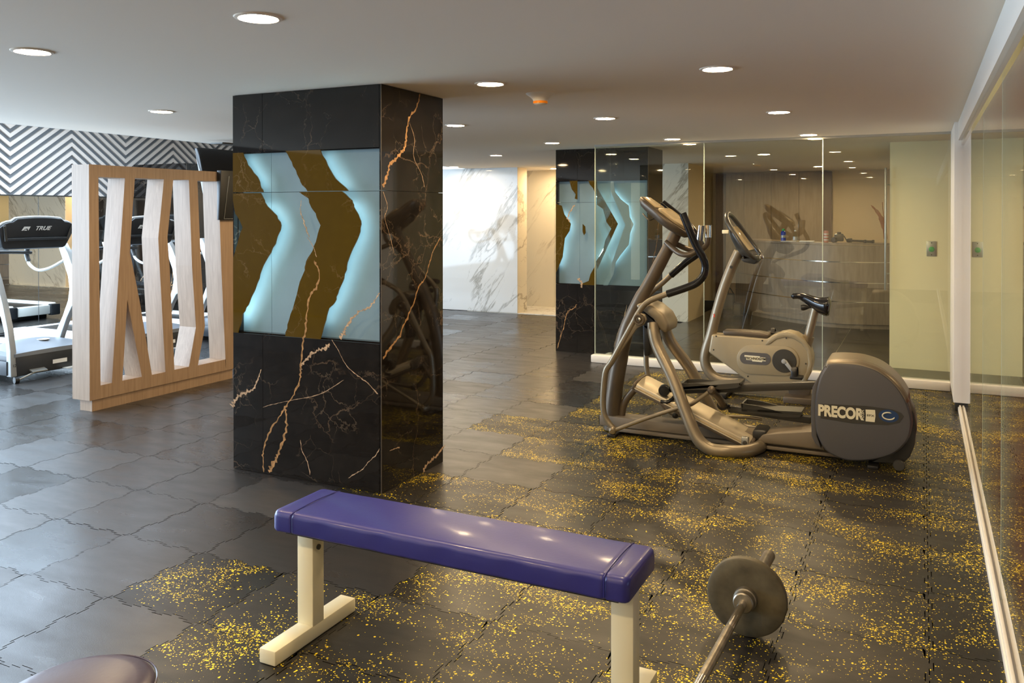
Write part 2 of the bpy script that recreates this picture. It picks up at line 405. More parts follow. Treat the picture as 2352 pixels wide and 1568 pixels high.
for k, (nv, dd, x, y) in enumerate(cells):
    if k >= 300 or nv: rest.append((x, y)); continue
    o = D.objects.new('mat', MAT); C.objects.link(o); o.parent = floor
    o.location = Vector((x, y, random.uniform(-.0006, .0006))) - W0[floor.name]
    if is_yellow(x, y): o.material_slots[0].link = 'OBJECT'; o.material_slots[0].material = M['rubber_y']
bm = bmesh.new(); bm.from_mesh(MAT)
r_ = bmesh.ops.bisect_plane(bm, geom=bm.verts[:]+bm.edges[:]+bm.faces[:], plane_co=(-.018, 0, 0), plane_no=(1, 0, 0), clear_outer=True)
bmesh.ops.edgeloop_fill(bm, edges=[e for e in bm.edges if e.is_boundary and all(abs(v.co.x+.018) < 1e-4 for v in e.verts)])
M2 = D.meshes.new('mat'); bm.to_mesh(M2); bm.free(); M2.materials.append(M['rubber_y'])
for j in range(-4, 13):
    o = D.objects.new('mat', M2); C.objects.link(o); o.parent = floor
    o.location = Vector((-3.475+.25+3.5, 2.372+.5*j+.25, 0)) - W0[floor.name]
gv, gf = [], []
for x, y in rest:
    b = len(gv); gv += [v.co + Vector((x, y, 0)) for v in MAT.vertices]; gf += [tuple(i+b for i in p.vertices) for p in MAT.polygons]
mr = obj('distant_mats', gv, gf, M['rubber'], floor); mr['kind'] = 'stuff'
# --- slate tiles behind the glass
sub = struct(box('floor_lobby', (-3.1, 8.46, -.0118), (.9, 15.4, -.004), M['grout']))
tm_ = None
for i in range(7):
    for j in range(6):
        x0 = -.87 + .6*(i-4); y0 = 8.5 + 1.2*j
        x1 = x0+.592; y1 = y0+1.192
        if i == 0: x0 = -3.09; x1 = -2.673
        if tm_ is None or i == 0:
            t_ = box('tile', (x0, y0, -.004), (x1, min(y1, 15.35), .001), M['tile'], sub)
            if i: tm_ = t_
        else:
            if j == 5: box('tile', (x0, y0, -.004), (x1, 15.35, .001), M['tile'], sub)
            else:
                t_ = D.objects.new('tile', tm_.data); C.objects.link(t_); t_.parent = sub
                t_.location = Vector((x0+.296, y0+.596, -.0015)) - W0[sub.name]
struct(box('floor_corridor', (-6.6, 11.96, -.012), (-3.2, 13.1, .002), M['marble_warmlit']))
struct(box('floor_carpet', (.30, -2.6, -.05), (4.0, 9.6, -.002), M['carpet']))
# --- ceilings
struct(box('ceiling', (XHI, -2.6, CE), (4.0, 15.4, CE+.12), M['ceiling']))
hc = thing('ceiling_bay', 'x', 'x', (-8.7, 5, 3.0)); del hc['label'], hc['category']; hc['kind'] = 'structure'
for a, b in (((-10.9, -2.6), (-9.9, 15.4)), ((-7.5, -2.6), (XHI, 15.4)), ((-9.9, -2.6), (-7.5, 2.6)), ((-9.9, 8.4), (-7.5, 15.4))):
    box('ceiling_panel', (a[0], a[1], 3.0), (b[0], b[1], 3.1), M['ceiling'], hc)
struct(box('trim_1', (XHI-.02, -2.6, CE), (XHI, 15.4, 3.0), M['white_paint']))
# --- outer walls
struct(box('wall_front', (-6.2, -2.6, 0), (4.0, -2.45, 3.0), M['beige_wall']))
struct(box('wall_front_left', (-10.9, -2.6, 0), (-6.2, -2.45, 3.0), M['reflection_dark']))  # unseen stretch made dark to keep the near column's reflection dark
w1 = thing('window_1', 'x', 'x', (-10.75, 2, 0)); del w1['label'], w1['category']; w1['kind'] = 'structure'
for i in range(8): box('window_frame', (-10.80, -2.4+i*1.22, 0), (-10.70, -2.34+i*1.22, 2.75), M['white_paint'], w1)
for z in (0, 2.69): box('window_frame', (-10.80, -2.45, z), (-10.70, 6.25, z+.06), M['white_paint'], w1)
for i in range(7): box('window_pane', (-10.755, -2.33+i*1.22, .06), (-10.745, -1.19+i*1.22, 2.69), M['glass'], w1)
struct(box('wall_left_upper', (-10.9, -2.45, 2.75), (XM, 6.25, 3.0), M['white_paint']))
wl = struct(box('wall_left', (-10.9, 6.25, 0), (XM, YB+.3, 3.0), M['slat_back']))
struct(box('wall_right', (3.9, -2.6, 0), (4.0, 15.4, CE), M['dark']))
struct(box('wall_right_lobby', (.9, 9.6, 0), (1.0, 15.4, CE), M['beige_wall']))
struct(box('wall_right_end', (.40, 9.5, 0), (4.0, 9.6, CE), M['beige_wall']))
# chevron relief of mitred slats
cw, amp, pz, th_ = .883, .662, .118, .056
def clipz(poly, z, keep_above):
    out = []
    for i in range(len(poly)):
        a, b = poly[i-1], poly[i]; ia = (a[1] >= z) == keep_above or a[1] == z; ib = (b[1] >= z) == keep_above or b[1] == z
        if ia != ib:
            t = (z-a[1])/(b[1]-a[1]); out.append((a[0]+(b[0]-a[0])*t, z))
        if ib: out.append(b)
    return out
for k in range(-1, 6):
    y0 = 7.03 + cw*k; y1 = min(y0+cw, YB-.02); up_ = k % 2 == 0
    for n in range(-7, 12):
        za = 1.80 + .03 + n*pz + (0 if up_ else amp); zb = za + (amp if up_ else -amp)*(y1-y0)/cw
        poly = [(y0, za), (y1, zb), (y1, zb+th_), (y0, za+th_)]
        poly = clipz(clipz(poly, 1.805, True), 2.92, False)
        if len(poly) < 3: continue
        prism('slat', [(XM+.002, y, z) for y, z in poly], (.030, 0, 0), M['slat'], wl)
struct(box('trim_2', (XM, 6.26, 1.790), (XM+.035, YB, 1.805), M['dk']))
for i, (a, b) in enumerate(((6.27, 7.426), (7.434, 8.84), (9.46, YB-.01))):
    mo = box('mirror_panel', (XM, a, .02), (XM+.006, b, 1.788), M['mirror'])
    tag(mo, ['wide wall mirror left of the joint line behind the nearest treadmill', 'narrow wall mirror between the joint line and the dark marble column',
             'wall mirror beyond the dark column, behind the small cabinet'][i], 'mirror')
# --- far marble wall with panels, corridor opening
wb = struct(box('wall_back', (XM, YB+.012, 0), (-5.70, YB+.35, CE), M['marble_warmlit']))
xs = [XM, -9.5, -8.3, -7.55, -6.35, -5.70]
for i in range(5): box('panel', (xs[i]+.001, YB, 0), (xs[i+1]-.001, YB+.012, CE), M['marble'], wb)
ci = struct(box('wall_corridor', (-6.6, 13.02, 0), (-3.2, 13.2, CE), M['marble_warmlit']))
box('panel', (-6.5, 13.005, .0), (-5.52, 13.02, CE), M['marble_warmlit'], ci); box('panel', (-5.515, 13.005, 0), (-4.3, 13.02, CE), M['marble_warmlit'], ci)
wk = struct(box('wall_block', (-4.9, 12.06, 0), (-3.03, 13.0, CE), M['beige_wall']))
box('panel', (-4.9, 12.045, 0), (-3.84, 12.06, CE), M['marble_warmlit'], wk); box('panel', (-3.837, 12.045, 0), (-3.03, 12.06, CE), M['marble_warmlit'], wk)  # warmer, brighter stone colour stands in for light missing on this block
# --- lobby back wall
lb = struct(box('wall_lobby_back', (-7.0, 15.2, 0), (1.0, 15.4, CE), M['beige_wall']))
box('panel', (-3.31, 15.12, 0), (-3.142, 15.2, 2.26), M['brown'], lb)
px = [-3.14, -2.82, -2.36, -1.90, -1.525]
for i in range(4): box('panel', (px[i]+.003, 15.14, 0), (px[i+1]-.003, 15.2, 2.26), M['panel_wood'], lb)
box('panel', (-1.52, 15.02, 0), (-1.37, 15.2, 2.26), M['brown'], lb)
struct(box('wall_lobby_left', (-7.0, 13.2, 0), (-6.6, 15.4, CE), M['beige_wall']))
# --- cream wall block with switch
gw = struct(box('wall_cream', (-.30, 9.38, .0), (.9, 15.2, CE), M['green_wall']))
# --- glass partition (facing the room) and its sill
sill = struct(box('trim_3', (-3.125, 8.33, 0), (.225, 8.455, .082), M['white_paint'], bevel=.012))
struct(box('trim_4', (-3.115, 8.455, 0), (-3.065, 8.86, .03), M['white_paint'], bevel=.005))
struct(box('trim_5', (-3.10, 8.375, CE-.022), (.225, 8.405, CE), M['steelp']))
gp = thing('window_2', 'x', 'x', (-1.4, YG, 0)); del gp['label'], gp['category']; gp['kind'] = 'structure'
for a, b in ((-3.095, -1.953), (-1.949, -.843), (-.839, .222)):
    box('pane', (a, YG-.005, .08), (b, YG+.005, CE-.02), M['glass'], gp)
for x in (-3.097, -1.951, -.841): box('pane_edge', (x-.0035, YG-.006, .08), (x+.0035, YG+.006, CE-.02), M['glass_edge'], gp)
box('pane', (-3.095, 8.41, .03), (-3.085, 8.855, CE-.01), M['glass'], gp)
# --- right-hand glazing: post, beam, rail, sill, panes
pm = struct(box('trim_6', (.222, 7.53, .068), (.335, 8.47, CE), M['white_paint'], bevel=.004))
struct(box('trim_7', (.235, 7.55, 0), (.355, 7.70, .068), M['black'], bevel=.004))
struct(box('trim_8', (.250, -2.45, 2.135), (.42, 7.53, CE), M['white_paint']))
struct(box('trim_9', (.270, -2.45, 2.095), (.300, 7.53, 2.135), M['chrome']))
rs = struct(box('trim_10', (.255, -2.45, 0), (.312, 7.56, .035), M['white_paint'], bevel=.006))
struct(box('trim_11', (.262, -2.45, .035), (.276, 7.53, .052), M['white_paint'], bevel=.003))
gs = thing('window_3', 'x', 'x', (XG, 3, 0)); del gs['label'], gs['category']; gs['kind'] = 'structure'
ys = [-2.4, -.78, .37, 1.52, 2.68, 3.83, 4.98, 6.13, 7.525]
for i in range(8): box('pane', (XG-.005, ys[i]+.002, .04), (XG+.005, ys[i+1]-.002, 2.10), M['glass_side'], gs)
for y in ys[3:8]: box('pane_edge', (XG-.0055, y-.0018, .04), (XG+.0055, y+.0018, 2.10), M['glass_edge'], gs)
# ================================================================== COLUMNS
def column(name, label, x0, x1, y0, y1, xj, zj, niche=None):
    t = thing(name, label, 'column', ((x0+x1)/2, (y0+y1)/2, 0))
    d = .034; z1 = CE - .001; nd = .085 if niche else d
    box('core', (x0+.02, y0+nd+.012, 0), (x1-.02, y1-.02, z1), M['black'], t)
    cells_ = []
    gp_ = .0012
    zs = [(0.001, zj), (zj, z1)]
    if niche: zs = [(0.001, niche[0]), (niche[1], z1)]
    for za, zb in zs:
        for xa, xb in ((x0, xj), (xj, x1-.0135)):
            box('panel', (xa+gp_, y0, za+gp_), (xb-gp_, y0+d, zb-gp_), M['dark'], t)
    for za, zb in ((0.001, zj), (zj, z1)):
        box('panel', (x1-.012, y0, za+gp_), (x1, y1, zb-gp_), M['dark'], t)
        box('panel', (x0, y0+d+.001, za+gp_), (x0+.012, y1, zb-gp_), M['dark'], t)
        box('panel', (x0+.014, y1-.012, za+gp_), (x1-.014, y1, zb-gp_), M['dark'], t)
    if niche:
        box('niche_liner', (x0, y0+.001, niche[0]), (x0+.008, y0+d, niche[1]), M['dark'], t)
        for z in niche: box('niche_liner', (x0+.013, y0+d+.001, z-.004), (x1-.014, y0+.085, z+.004), M['dark'], t)
    box('corner_trim', (x1-.002, y0-.0012, 0), (x1+.0008, y0+.002, z1), M['champ_d'], t)
    if niche:
        for za, zb in ((niche[0], zj), (zj, niche[1])):
            for xa, xb in ((x0, xj), (xj, x1-.0135)):
                o = box('backlit_panel', (xa+gp_, y0+.078, za+gp_), (xb-gp_, y0+.084, zb-gp_), M['onyx'], t); o['label'] = 'glowing blue-grey stone panel'
    return t
def plates(t, Y, polys, xlim, led=None):
    """olive stone plates standing just proud of the glowing panel, LED strips behind their edges"""
    for pts, strips in polys:
        pp = [aY(x, y, Y) for x, y in pts]
        for p in pp: p.x = min(max(p.x, xlim[0]), xlim[1])
        o = prism('olive_plate', [(p.x, Y+.0005, p.z) for p in pp], (0, .007, 0), M['olive'], t); o['label'] = 'olive-brown marble plate with a wavy edge'
        for (i0, i1, dx) in strips:
            path = [Vector((min(max(pp[i].x+dx*3.0, xlim[0]+.02), xlim[1]-.02), Y+.024, pp[i].z)) for i in range(i0, i1+1)]
            path[0] = path[0].lerp(path[-1], .10); path[-1] = path[-1].lerp(path[0], .10)
            path = [p for k, p in enumerate(path) if k in (0, len(path)-1) or min(path[0].z, path[-1].z) < p.z < max(path[0].z, path[-1].z)]
            v, f = tubegeo(path, .006, 6); obj('led_strip', v, f, M['led'], o)
def jag(pts, amp=1.6, n=3):
    out = []
    for i in range(len(pts)-1):
        a, b = pts[i], pts[i+1]
        for k in range(n):
            u = k/n; out.append((a[0]+(b[0]-a[0])*u+(random.uniform(-amp, amp) if k else 0), a[1]+(b[1]-a[1])*u))
    return out + [pts[-1]]
Y1 = 3.915; X0, X1 = -3.795, -2.705
zj1 = aY(700, 439.5, Y1).z; nz0 = aY(700, 776, Y1).z; nz1 = aY(700, 345, Y1).z; xj1 = aY(603, 500, Y1).x
c1 = column('marble_column', 'dark veined marble column nearest the camera, with a glowing panel', X0, X1, Y1, 4.585, xj1, zj1, (nz0, nz1))
P_ = []
def pl(left, right, lled=False):
    l = left if len(left) < 3 else jag(left); r = jag(right)
    pts = l + r[::-1]; nl = len(l)
    st = [(nl, len(pts)-1, -.010)]
    if lled: st.append((0, nl-1, .010))
    P_.append((pts, st))
pl([(524, 351), (524, 441.5)], [(557, 350), (568, 378), (590, 405), (597, 425), (604, 441)])
pl([(531, 444), (540, 490), (557, 522), (543, 565), (533, 605), (524, 640), (524, 770)], [(598, 443), (607, 460), (613, 473), (635, 495), (645, 517), (640, 535), (632, 560), (615, 590), (600, 620), (590, 650), (570, 700), (556, 722), (552, 745), (545, 771)], True)
pl([(655, 346), (670, 372), (682, 400), (690, 418), (706, 439)], [(735, 344), (752, 380), (770, 410), (800, 438)])
pl([(687, 441), (708, 455), (712, 470), (725, 490), (736, 517), (728, 545), (718, 575), (703, 600), (700, 620), (685, 660), (672, 710), (660, 745), (655, 772)],
   [(785, 439), (808, 460), (812, 475), (822, 492), (829, 515), (824, 540), (810, 570), (800, 595), (795, 620), (785, 650), (775, 675), (768, 695), (755, 708), (748, 735), (735, 779)])
plates(c1, Y1, P_, (X0, X1-.014))
def vein(t, Y, pts, w0, w1, m, x=None, pr=None):
    """inlaid mineral vein following its own ragged course"""
    pp = [(aX(a, b, x) if x is not None else aY(a, b, Y)) for a, b in pts]
    path = crom(pp, 7); n = len(path); l, r = [], []
    for i, p in enumerate(path):
        a, b = path[max(i-1, 0)], path[min(i+1, n-1)]; tt = (b-a).normalized()
        nn = Vector((0, tt.z, -tt.y)) if x is not None else Vector((tt.z, 0, -tt.x))
        u = i/(n-1); wv = (w0+(w1-w0)*u)*(.35+random.random()*.95)*(.3 if i in (0, n-1) else 1)
        j = nn*random.uniform(-.5, .5)*wv
        l.append(p+nn*wv/2+j); r.append(p-nn*wv/2+j)
    off = Vector((.0008, 0, 0)) if x is not None else Vector((0, -.0008, 0))
    V_ = [p+off for p in l]+[p+off for p in r]+[p-off*.8 for p in l]+[p-off*.8 for p in r]
    F_ = []
    for i in range(n-1):
        F_ += [(i, i+1, n+i+1, n+i), (2*n+i, 3*n+i, 3*n+i+1, 2*n+i+1), (i, 2*n+i, 2*n+i+1, i+1), (n+i, n+i+1, 3*n+i+1, 3*n+i)]
    F_ += [(0, n, 3*n, 2*n), (n-1, 3*n-1, 4*n-1, 2*n-1)]
    return obj('vein', V_, F_, m, t)
va, vb_ = M['vein'], M['vein_p']
vein(c1, Y1, [(722, 598), (733, 625), (729, 655), (713, 680), (705, 720), (701, 760), (694, 800), (690, 850), (690, 868), (675, 905), (655, 935), (640, 960), (620, 990), (608, 1020), (604, 1050), (606, 1084)], .014, .010, va)
vein(c1, Y1, [(655, 938), (658, 975), (651, 1012), (640, 1040), (630, 1060), (618, 1084)], .010, .028, va)
vein(c1, Y1, [(757, 789), (745, 800), (728, 806), (706, 822), (693, 836), (690, 850)], .020, .012, vb_)
vein(c1, Y1, [(872, 672), (862, 688), (848, 706), (832, 712), (812, 728), (796, 748), (788, 768), (780, 776)], .006, .020, vb_)
vein(c1, Y1, [(600, 848), (592, 870), (580, 895), (560, 903), (544, 915), (535, 935)], .006, .030, vb_)
vein(c1, Y1, [(700, 590), (708, 570), (698, 545), (690, 520), (684, 500)][:0] or [(727, 590), (722, 572), (716, 560), (706, 545)], .004, .004, vb_)
vein(c1, Y1, [(721, 588), (718, 566), (711, 545), (700, 515), (694, 498), (690, 480), (692, 460)][2:], .010, .004, vb_)
vein(c1, Y1, [(872, 1030), (862, 1046), (845, 1062), (832, 1078), (815, 1088), (800, 1098)], .004, .006, vb_)
vein(c1, Y1, [(690, 1010), (694, 1035), (706, 1060), (712, 1090)], .004, .006, vb_)
vein(c1, Y1, [(762, 780), (775, 800), (795, 838), (822, 862), (845, 880), (868, 905)], .003, .007, vb_)
vein(c1, Y1, [(604, 935), (640, 925), (690, 915), (735, 905), (790, 872)], .003, .004, vb_)
for pts, a, b, m_ in (([(965, 212), (957, 245), (940, 272), (934, 300), (932, 330), (926, 345), (910, 365), (895, 380), (890, 400), (880, 430)], .012, .026, va),
                  ([(1012, 545), (995, 575), (988, 600), (975, 640), (962, 660), (948, 700), (935, 730), (915, 775), (895, 800), (880, 825)], .006, .018, va),
                  ([(1022, 1022), (1008, 1040), (992, 1056), (978, 1070), (972, 1085)], .012, .022, vb_),
                  ([(940, 280), (952, 320), (950, 360), (968, 400), (975, 430)], .003, .004, vb_), ([(885, 640), (905, 655), (925, 690), (940, 735), (945, 780)][:0] or [(880, 440), (890, 475), (884, 500), (895, 540), (905, 580)], .004, .003, vb_),
                  ([(895, 1035), (908, 1030), (918, 1026)], .003, .007, vb_)):
    vein(c1, 0, pts, a, b, m_, x=X1)
# second column
Y2 = 8.86; A0, A1 = -3.745, -2.665
zj2 = aY(1400, 464, Y2).z; n20 = aY(1400, 656, Y2).z; n21 = aY(1400, 414, Y2).z; xj2 = aY(1326, 500, Y2).x
c2 = column('marble_column', 'dark marble column with glowing panel standing half behind the glass partition', A0, A1, Y2, 9.42, xj2, zj2, (n20, n21))
P_ = []
def pl2(pts, strips): P_.append((pts, strips))
pl2([(1307, 412), (1326, 412), (1326, 458), (1320, 456), (1322, 446), (1313, 434), (1310, 424)], [])
pl2([(1350, 412), (1369, 412), (1369, 448), (1362, 432), (1355, 424)], [])
pl2([(1272, 468), (1290, 472), (1296, 492), (1311, 514), (1308, 530), (1297, 547), (1292, 590), (1281, 617), (1277, 626), (1272, 628)], [(1, 8, -.010)])
pl2([(1370, 405), (1372, 432), (1419, 514), (1372, 618), (1369, 600), (1385, 575), (1390, 552), (1404, 525), (1393, 510), (1385, 480), (1371, 470)], [(1, 3, -.005)])
pl2([(1322, 657), (1334, 652), (1352, 645), (1356, 630), (1369, 606), (1369, 657)], [])
GREY = [(1402, 416), (1410, 418), (1412, 440), (1426, 458), (1444, 472), (1446, 498), (1455, 515), (1447, 535), (1444, 562), (1426, 584), (1414, 602), (1409, 630), (1396, 655), (1392, 655), (1408, 600), (1449, 516)]
GREY = [(1404, 416)] + GREY[1:13] + [(1388, 655), (1403, 618), (1446, 516), (1403, 425)]
pl2([(1338, 514), (1344, 520), (1345, 535), (1341, 540), (1338, 532)], [])
plates(c2, Y2, P_, (A0, A1-.014))
gq = [aY(x, y, Y2+.03) for x, y in [(1403, 416)] + GREY[1:13] + [(1386, 655), (1400, 620), (1436, 516), (1403, 440)]]
o = prism('frosted_plate', gq, (0, .008, 0), M['frost'], c2)
v, f = tubegeo([p + Vector((-.03, .022, 0)) for p in gq[2:11]], .005, 6); obj('led_strip', v, f, M['led'], o)
vein(c2, Y2, [(1325, 698), (1318, 708), (1305, 715), (1298, 735), (1292, 760), (1280, 800)], .010, .012, va)
vein(c2, Y2, [(1320, 470), (1310, 485), (1304, 500), (1308, 510)], .020, .014, vb_)
vein(c2, Y2, [(1326, 640), (1336, 650), (1334, 660)], .03, .02, vb_)
vein(c2, Y2, [(1410, 798), (1420, 760), (1432, 735), (1440, 700)], .005, .008, vb_)
vein(c2, 0, [(1513, 500), (1508, 560), (1500, 600), (1497, 660)], .012, .018, va, x=A1)
c3 = column('marble_column', 'dark marble column without a glowing panel beside the mirror wall, seen through the slatted screen', -10.52, -9.45, 8.85, 9.42, aY(318.7, 600, 8.85).x, 1.9, None)
vein(c3, 8.85, [(342, 614), (336, 625), (328, 636), (322, 645)], .010, .022, vb_)
vein(c3, 8.85, [(398, 615), (396, 635), (393, 655), (400, 650), (404, 646)], .010, .020, va)
vein(c3, 8.85, [(398, 655), (394, 668), (391, 680)], .016, .010, va)
# ================================================================== CEILING FITTINGS
def downlight(x, y, z=CE):
    t = thing('downlight', 'x', 'ceiling light', (x, y, z), 'round recessed downlights')
    lathe('trim_ring', [(.068, -.001), (.073, -.006), (.086, -.004), (.089, 0)], (x, y, z), M['ceiling'], t, seg=36)
    lathe('diffuser', [(0, -.0035), (.05, -.0035), (.068, -.002)], (x, y, z), M['diffuser'], t, seg=32)
    return t
DL = [(-2.20, 2.40, 'brightest near round downlight at the top, above the near column'), (-3.56, 2.46, 'round downlight near the left edge, above the flat ceiling corner'),
      (-4.83, 4.30, 'round downlight above the slatted wooden screen'), (-2.16, 4.18, 'round downlight just right of the near column top, left of the smoke detector'),
      (-3.43, 6.02, 'small round downlight against the near column right edge, level with detector'), (-3.40, 7.95, 'small round downlight above the left part of the farther column'),
      (-4.75, 9.35, 'small round downlight above the white marble wall'), (-6.8, 11.35, 'x'),
      (-2.16, 6.07, 'round downlight right of the smoke detector, left of the glass partition'), (-2.18, 8.05, 'round downlight just in front of the glass partition above the elliptical trainer'),
      (-.92, 4.24, 'large round downlight high above the elliptical trainer'), (-.92, 6.24, 'round downlight above the rear wheel of the elliptical trainer'),
      (-.94, 8.15, 'round downlight at the top of the glass partition, above the desk'), (-1.00, 2.52, 'round downlight cut off by the top edge of the picture'),
      (-1.74, 10.6, 'round downlight behind the glass, in front of the reception desk'), (-1.44, 13.7, 'small round downlight behind the glass, over the reception desk'),
      (-5.3, 12.5, 'round downlight inside the warm corridor, behind the far column'),
      (-2.16, .5, 'x'), (-.95, .5, 'x'), (-3.5, .5, 'x'), (-2.2, -1.5, 'x'), (-.95, -1.5, 'x'), (-3.5, -1.5, 'x'), (-4.8, 6.1, 'x'), (-4.8, 8.0, 'x'), (1.9, 7.2, 'x')]  # the last one is an unseen lamp added to brighten the side-room carpet
d0 = None
for x, y, lb_ in DL:
    if x == -6.8: x = -6.5
    if lb_ == 'x':
        lb_ = 'round downlight ' + {(-6.5, 11.35): 'farthest back, beside the near column edge above the marble wall', (-2.16, .5): 'directly behind the camera over the near bench, out of the picture',
            (-.95, .5): 'behind the camera above the barbell end, out of the picture', (-3.5, .5): 'over the padded bench, out of the picture', (-4.8, 2.4): 'left of the picture, nearest the windows',
            (-2.2, -1.5): 'two rows behind the camera, in the middle', (-.95, -1.5): 'two rows behind the camera, by the glass side', (-3.5, -1.5): 'two rows behind the camera, left of middle',
            (-4.8, -1.5): 'two rows behind the camera, by the window bay', (-4.8, 6.1): 'hidden behind the near column, beyond the slatted screen', (-4.8, .5): 'one row behind the camera, by the window bay',
            (1.9, 7.2): 'added to light the carpeted side room beyond the glass, out of the picture', (1.9, 3.8): 'in the side room nearer the camera, out of the picture', (-4.8, 8.0): 'hidden behind the near column, toward the marble wall'}[(x, y)]
    if d0 is None: d0 = downlight(x, y); o = d0
    else: o = copy_tree(d0, (x, y, CE))
    o['label'] = lb_
sd = thing('smoke_detector', 'white cone smoke detector with an orange band on the ceiling', 'smoke detector', (-2.07, 4.66, CE))
lathe('base', [(.088, 0), (.086, -.004), (.062, -.020), (.047, -.036), (.043, -.046)], (-2.07, 4.66, CE), M['white_paint'], sd)
lathe('orange_band', [(.0432, -.046), (.044, -.048), (.044, -.058), (.040, -.061)], (-2.07, 4.66, CE), M['orange'], sd)
lathe('cap', [(0, -.068), (.028, -.068), (.038, -.063), (.040, -.061)], (-2.07, 4.66, CE), M['white_paint'], sd)
sw = thing('wall_switch', 'steel switch plate with green push button on the cream wall', 'switch', (.08, 9.38, 1.21))
box('plate', (.035, 9.372, 1.135), (.125, 9.38, 1.285), M['steelp'], sw, bevel=.003)
lathe('button', [(.026, 0), (.026, .010), (.018, .015), (0, .016)], (.08, 9.372, 1.205), M['green'], sw, axis=(0, -1, 0))
for z in (1.152, 1.268): lathe('screw', [(.006, 0), (.004, .003), (0, .004)], (.08, 9.372, z), M['dk'], sw, axis=(0, -1, 0), seg=10)
ph = thing('door_pull', 'tall vertical brushed steel pull handle beside the cream wall', 'handle', (-.33, 9.33, .79))
lathe('bar', [(.011, 0), (.012, .002), (.012, 1.228), (.011, 1.23)], (-.335, 9.31, .79), M['steelp'], ph, seg=16)
for z in (.95, 1.85): tube('standoff', [(-.335, 9.31, z), (-.335, 9.37, z), (-.298, 9.40, z)], .007, M['steelp'], ph, k=1, seg=8)
# ================================================================== SLATTED WOODEN SCREEN
XS, TS = -5.87, .20
def F(pts, X=XS): return [aX(x, y, X) for x, y in pts]
ps = thing('slatted_screen', 'pale wooden room divider with bent upright slats, between the treadmills and the near column', 'screen', (XS-.1, 5.3, 0))
zt = 1.945; zb = .09; ze = 1.815; YA, YE = 4.52, 6.06
S3 = (-TS, 0, 0)
def fr(name, pts): return prism(name, pts, S3, M['wood'], ps)
def q(x, y): return aX(x, y, XS)
zlo = q(231, 885).z; zhi = q(226, 406).z
def flat_z(p, z): return Vector((p.x, p.y, z))
fr('stile', [Vector((XS, YA, zb)), flat_z(q(231, 885), zb), q(231, 885), q(229, 700), q(226, 406), flat_z(q(226, 406), zt), Vector((XS, YA, zt))])
fr('stile', [flat_z(q(519, 825), zb), Vector((XS, YE, zb)), Vector((XS, YE, zt)), flat_z(q(501.7, 416.6), zt), q(501.7, 416.6), q(508.5, 620)])
fr('top_rail', [q(226, 406), flat_z(q(226, 406), zt), flat_z(q(501.7, 416.6), zt), q(501.7, 416.6), q(453.5, 415), q(434, 413), q(398, 412.7), q(376.5, 411.5), q(310, 409), q(287, 409)])
fr('bottom_rail', [flat_z(q(231, 885), zb), flat_z(q(519, 825), zb), q(519, 825), q(454.6, 838.8), q(434, 842), q(400.6, 849), q(380, 854), q(349, 860.6), q(326, 865), q(281, 874), q(257, 879), q(231, 885)])
fr('slat', F([(287, 409), (310, 409), (301, 531), (298.5, 580), (303, 600), (321, 692), (349, 860.6), (326, 865), (292.5, 688), (286, 797), (281, 874), (257, 879), (273, 620)]))
fr('slat', F([(376.5, 411.5), (398, 412.7), (384.6, 544.7), (390, 620), (400.6, 849), (380, 854), (367, 620), (363.5, 546)]))
fr('slat', F([(434, 413), (453.5, 415), (458, 524), (462.6, 620), (470.7, 749), (454.6, 838.8), (434, 842), (450, 751.5), (441, 610)]))
box('plinth', (XS-TS+.05, YA+.03, 0), (XS-.012, YE, zb), M['wood'], ps)
# ================================================================== TELEVISIONS
def tvset(name, label, a, b, length, th):
    """a: top edge near corner, b: bottom edge near corner; screen runs along +Y"""
    t = thing(name, label, 'television', (a.x, a.y+length/2, b.z))
    d = (b-a).normalized(); nn = Vector((d.z, 0, -d.x)).normalized() * th; yv = Vector((0, length, 0))
    cs_ = prism('case', [a, b, b+nn, a+nn], yv, M['blackg'], t, bevel=.006)
    m_ = .02*d; e = nn.normalized()*.001
    prism('screen', [a+m_-e+Vector((0, .02, 0)), b-m_-e+Vector((0, .02, 0)), b-m_+Vector((0, .02, 0)), a+m_+Vector((0, .02, 0))], (0, length-.04, 0), M['blackg'], cs_)
    return t
a = aX(455, 338, -6.40); b = aX(474, 514, -6.22)
tv = tvset('television', 'black flat television hung from the ceiling edge, tilted, above the slatted screen', a, Vector((b.x, a.y, b.z)), 1.15, .05)
for y in (a.y+.4, a.y+.75): tube('hanger', [(a.x-.02, y, a.z+.1), (a.x-.06, y, CE+.001)], .012, M['dk'], tv, k=1)
box('ceiling_plate', (a.x-.14, a.y+.3, CE-.012), (a.x+.02, a.y+.85, CE), M['dk'], tv)
tv2 = thing('monitor', 'narrow dark screen fixed at the far end of the slatted wooden divider', 'monitor', (XS+.05, 5.98, 1.5))
b1 = aX(503.5, 391, XS+.03); b2 = aX(503.5, 505, XS+.03)
prism('case', [Vector((XS+.055, b1.y, b1.z)), Vector((XS+.028, b1.y, b2.z)), Vector((XS+.001, b1.y, b2.z)), Vector((XS+.001, b1.y, b1.z))], (0, .40, 0), M['black'], tv2, bevel=.004)
tube('frame_edge', [Vector((XS+.0535, b1.y+.10, b1.z-.05)), Vector((XS+.034, b1.y+.055, b2.z+.01)), Vector((XS+.034, b1.y+.39, b2.z+.01))], .003, M['steelp'], tv2, k=1, seg=8)
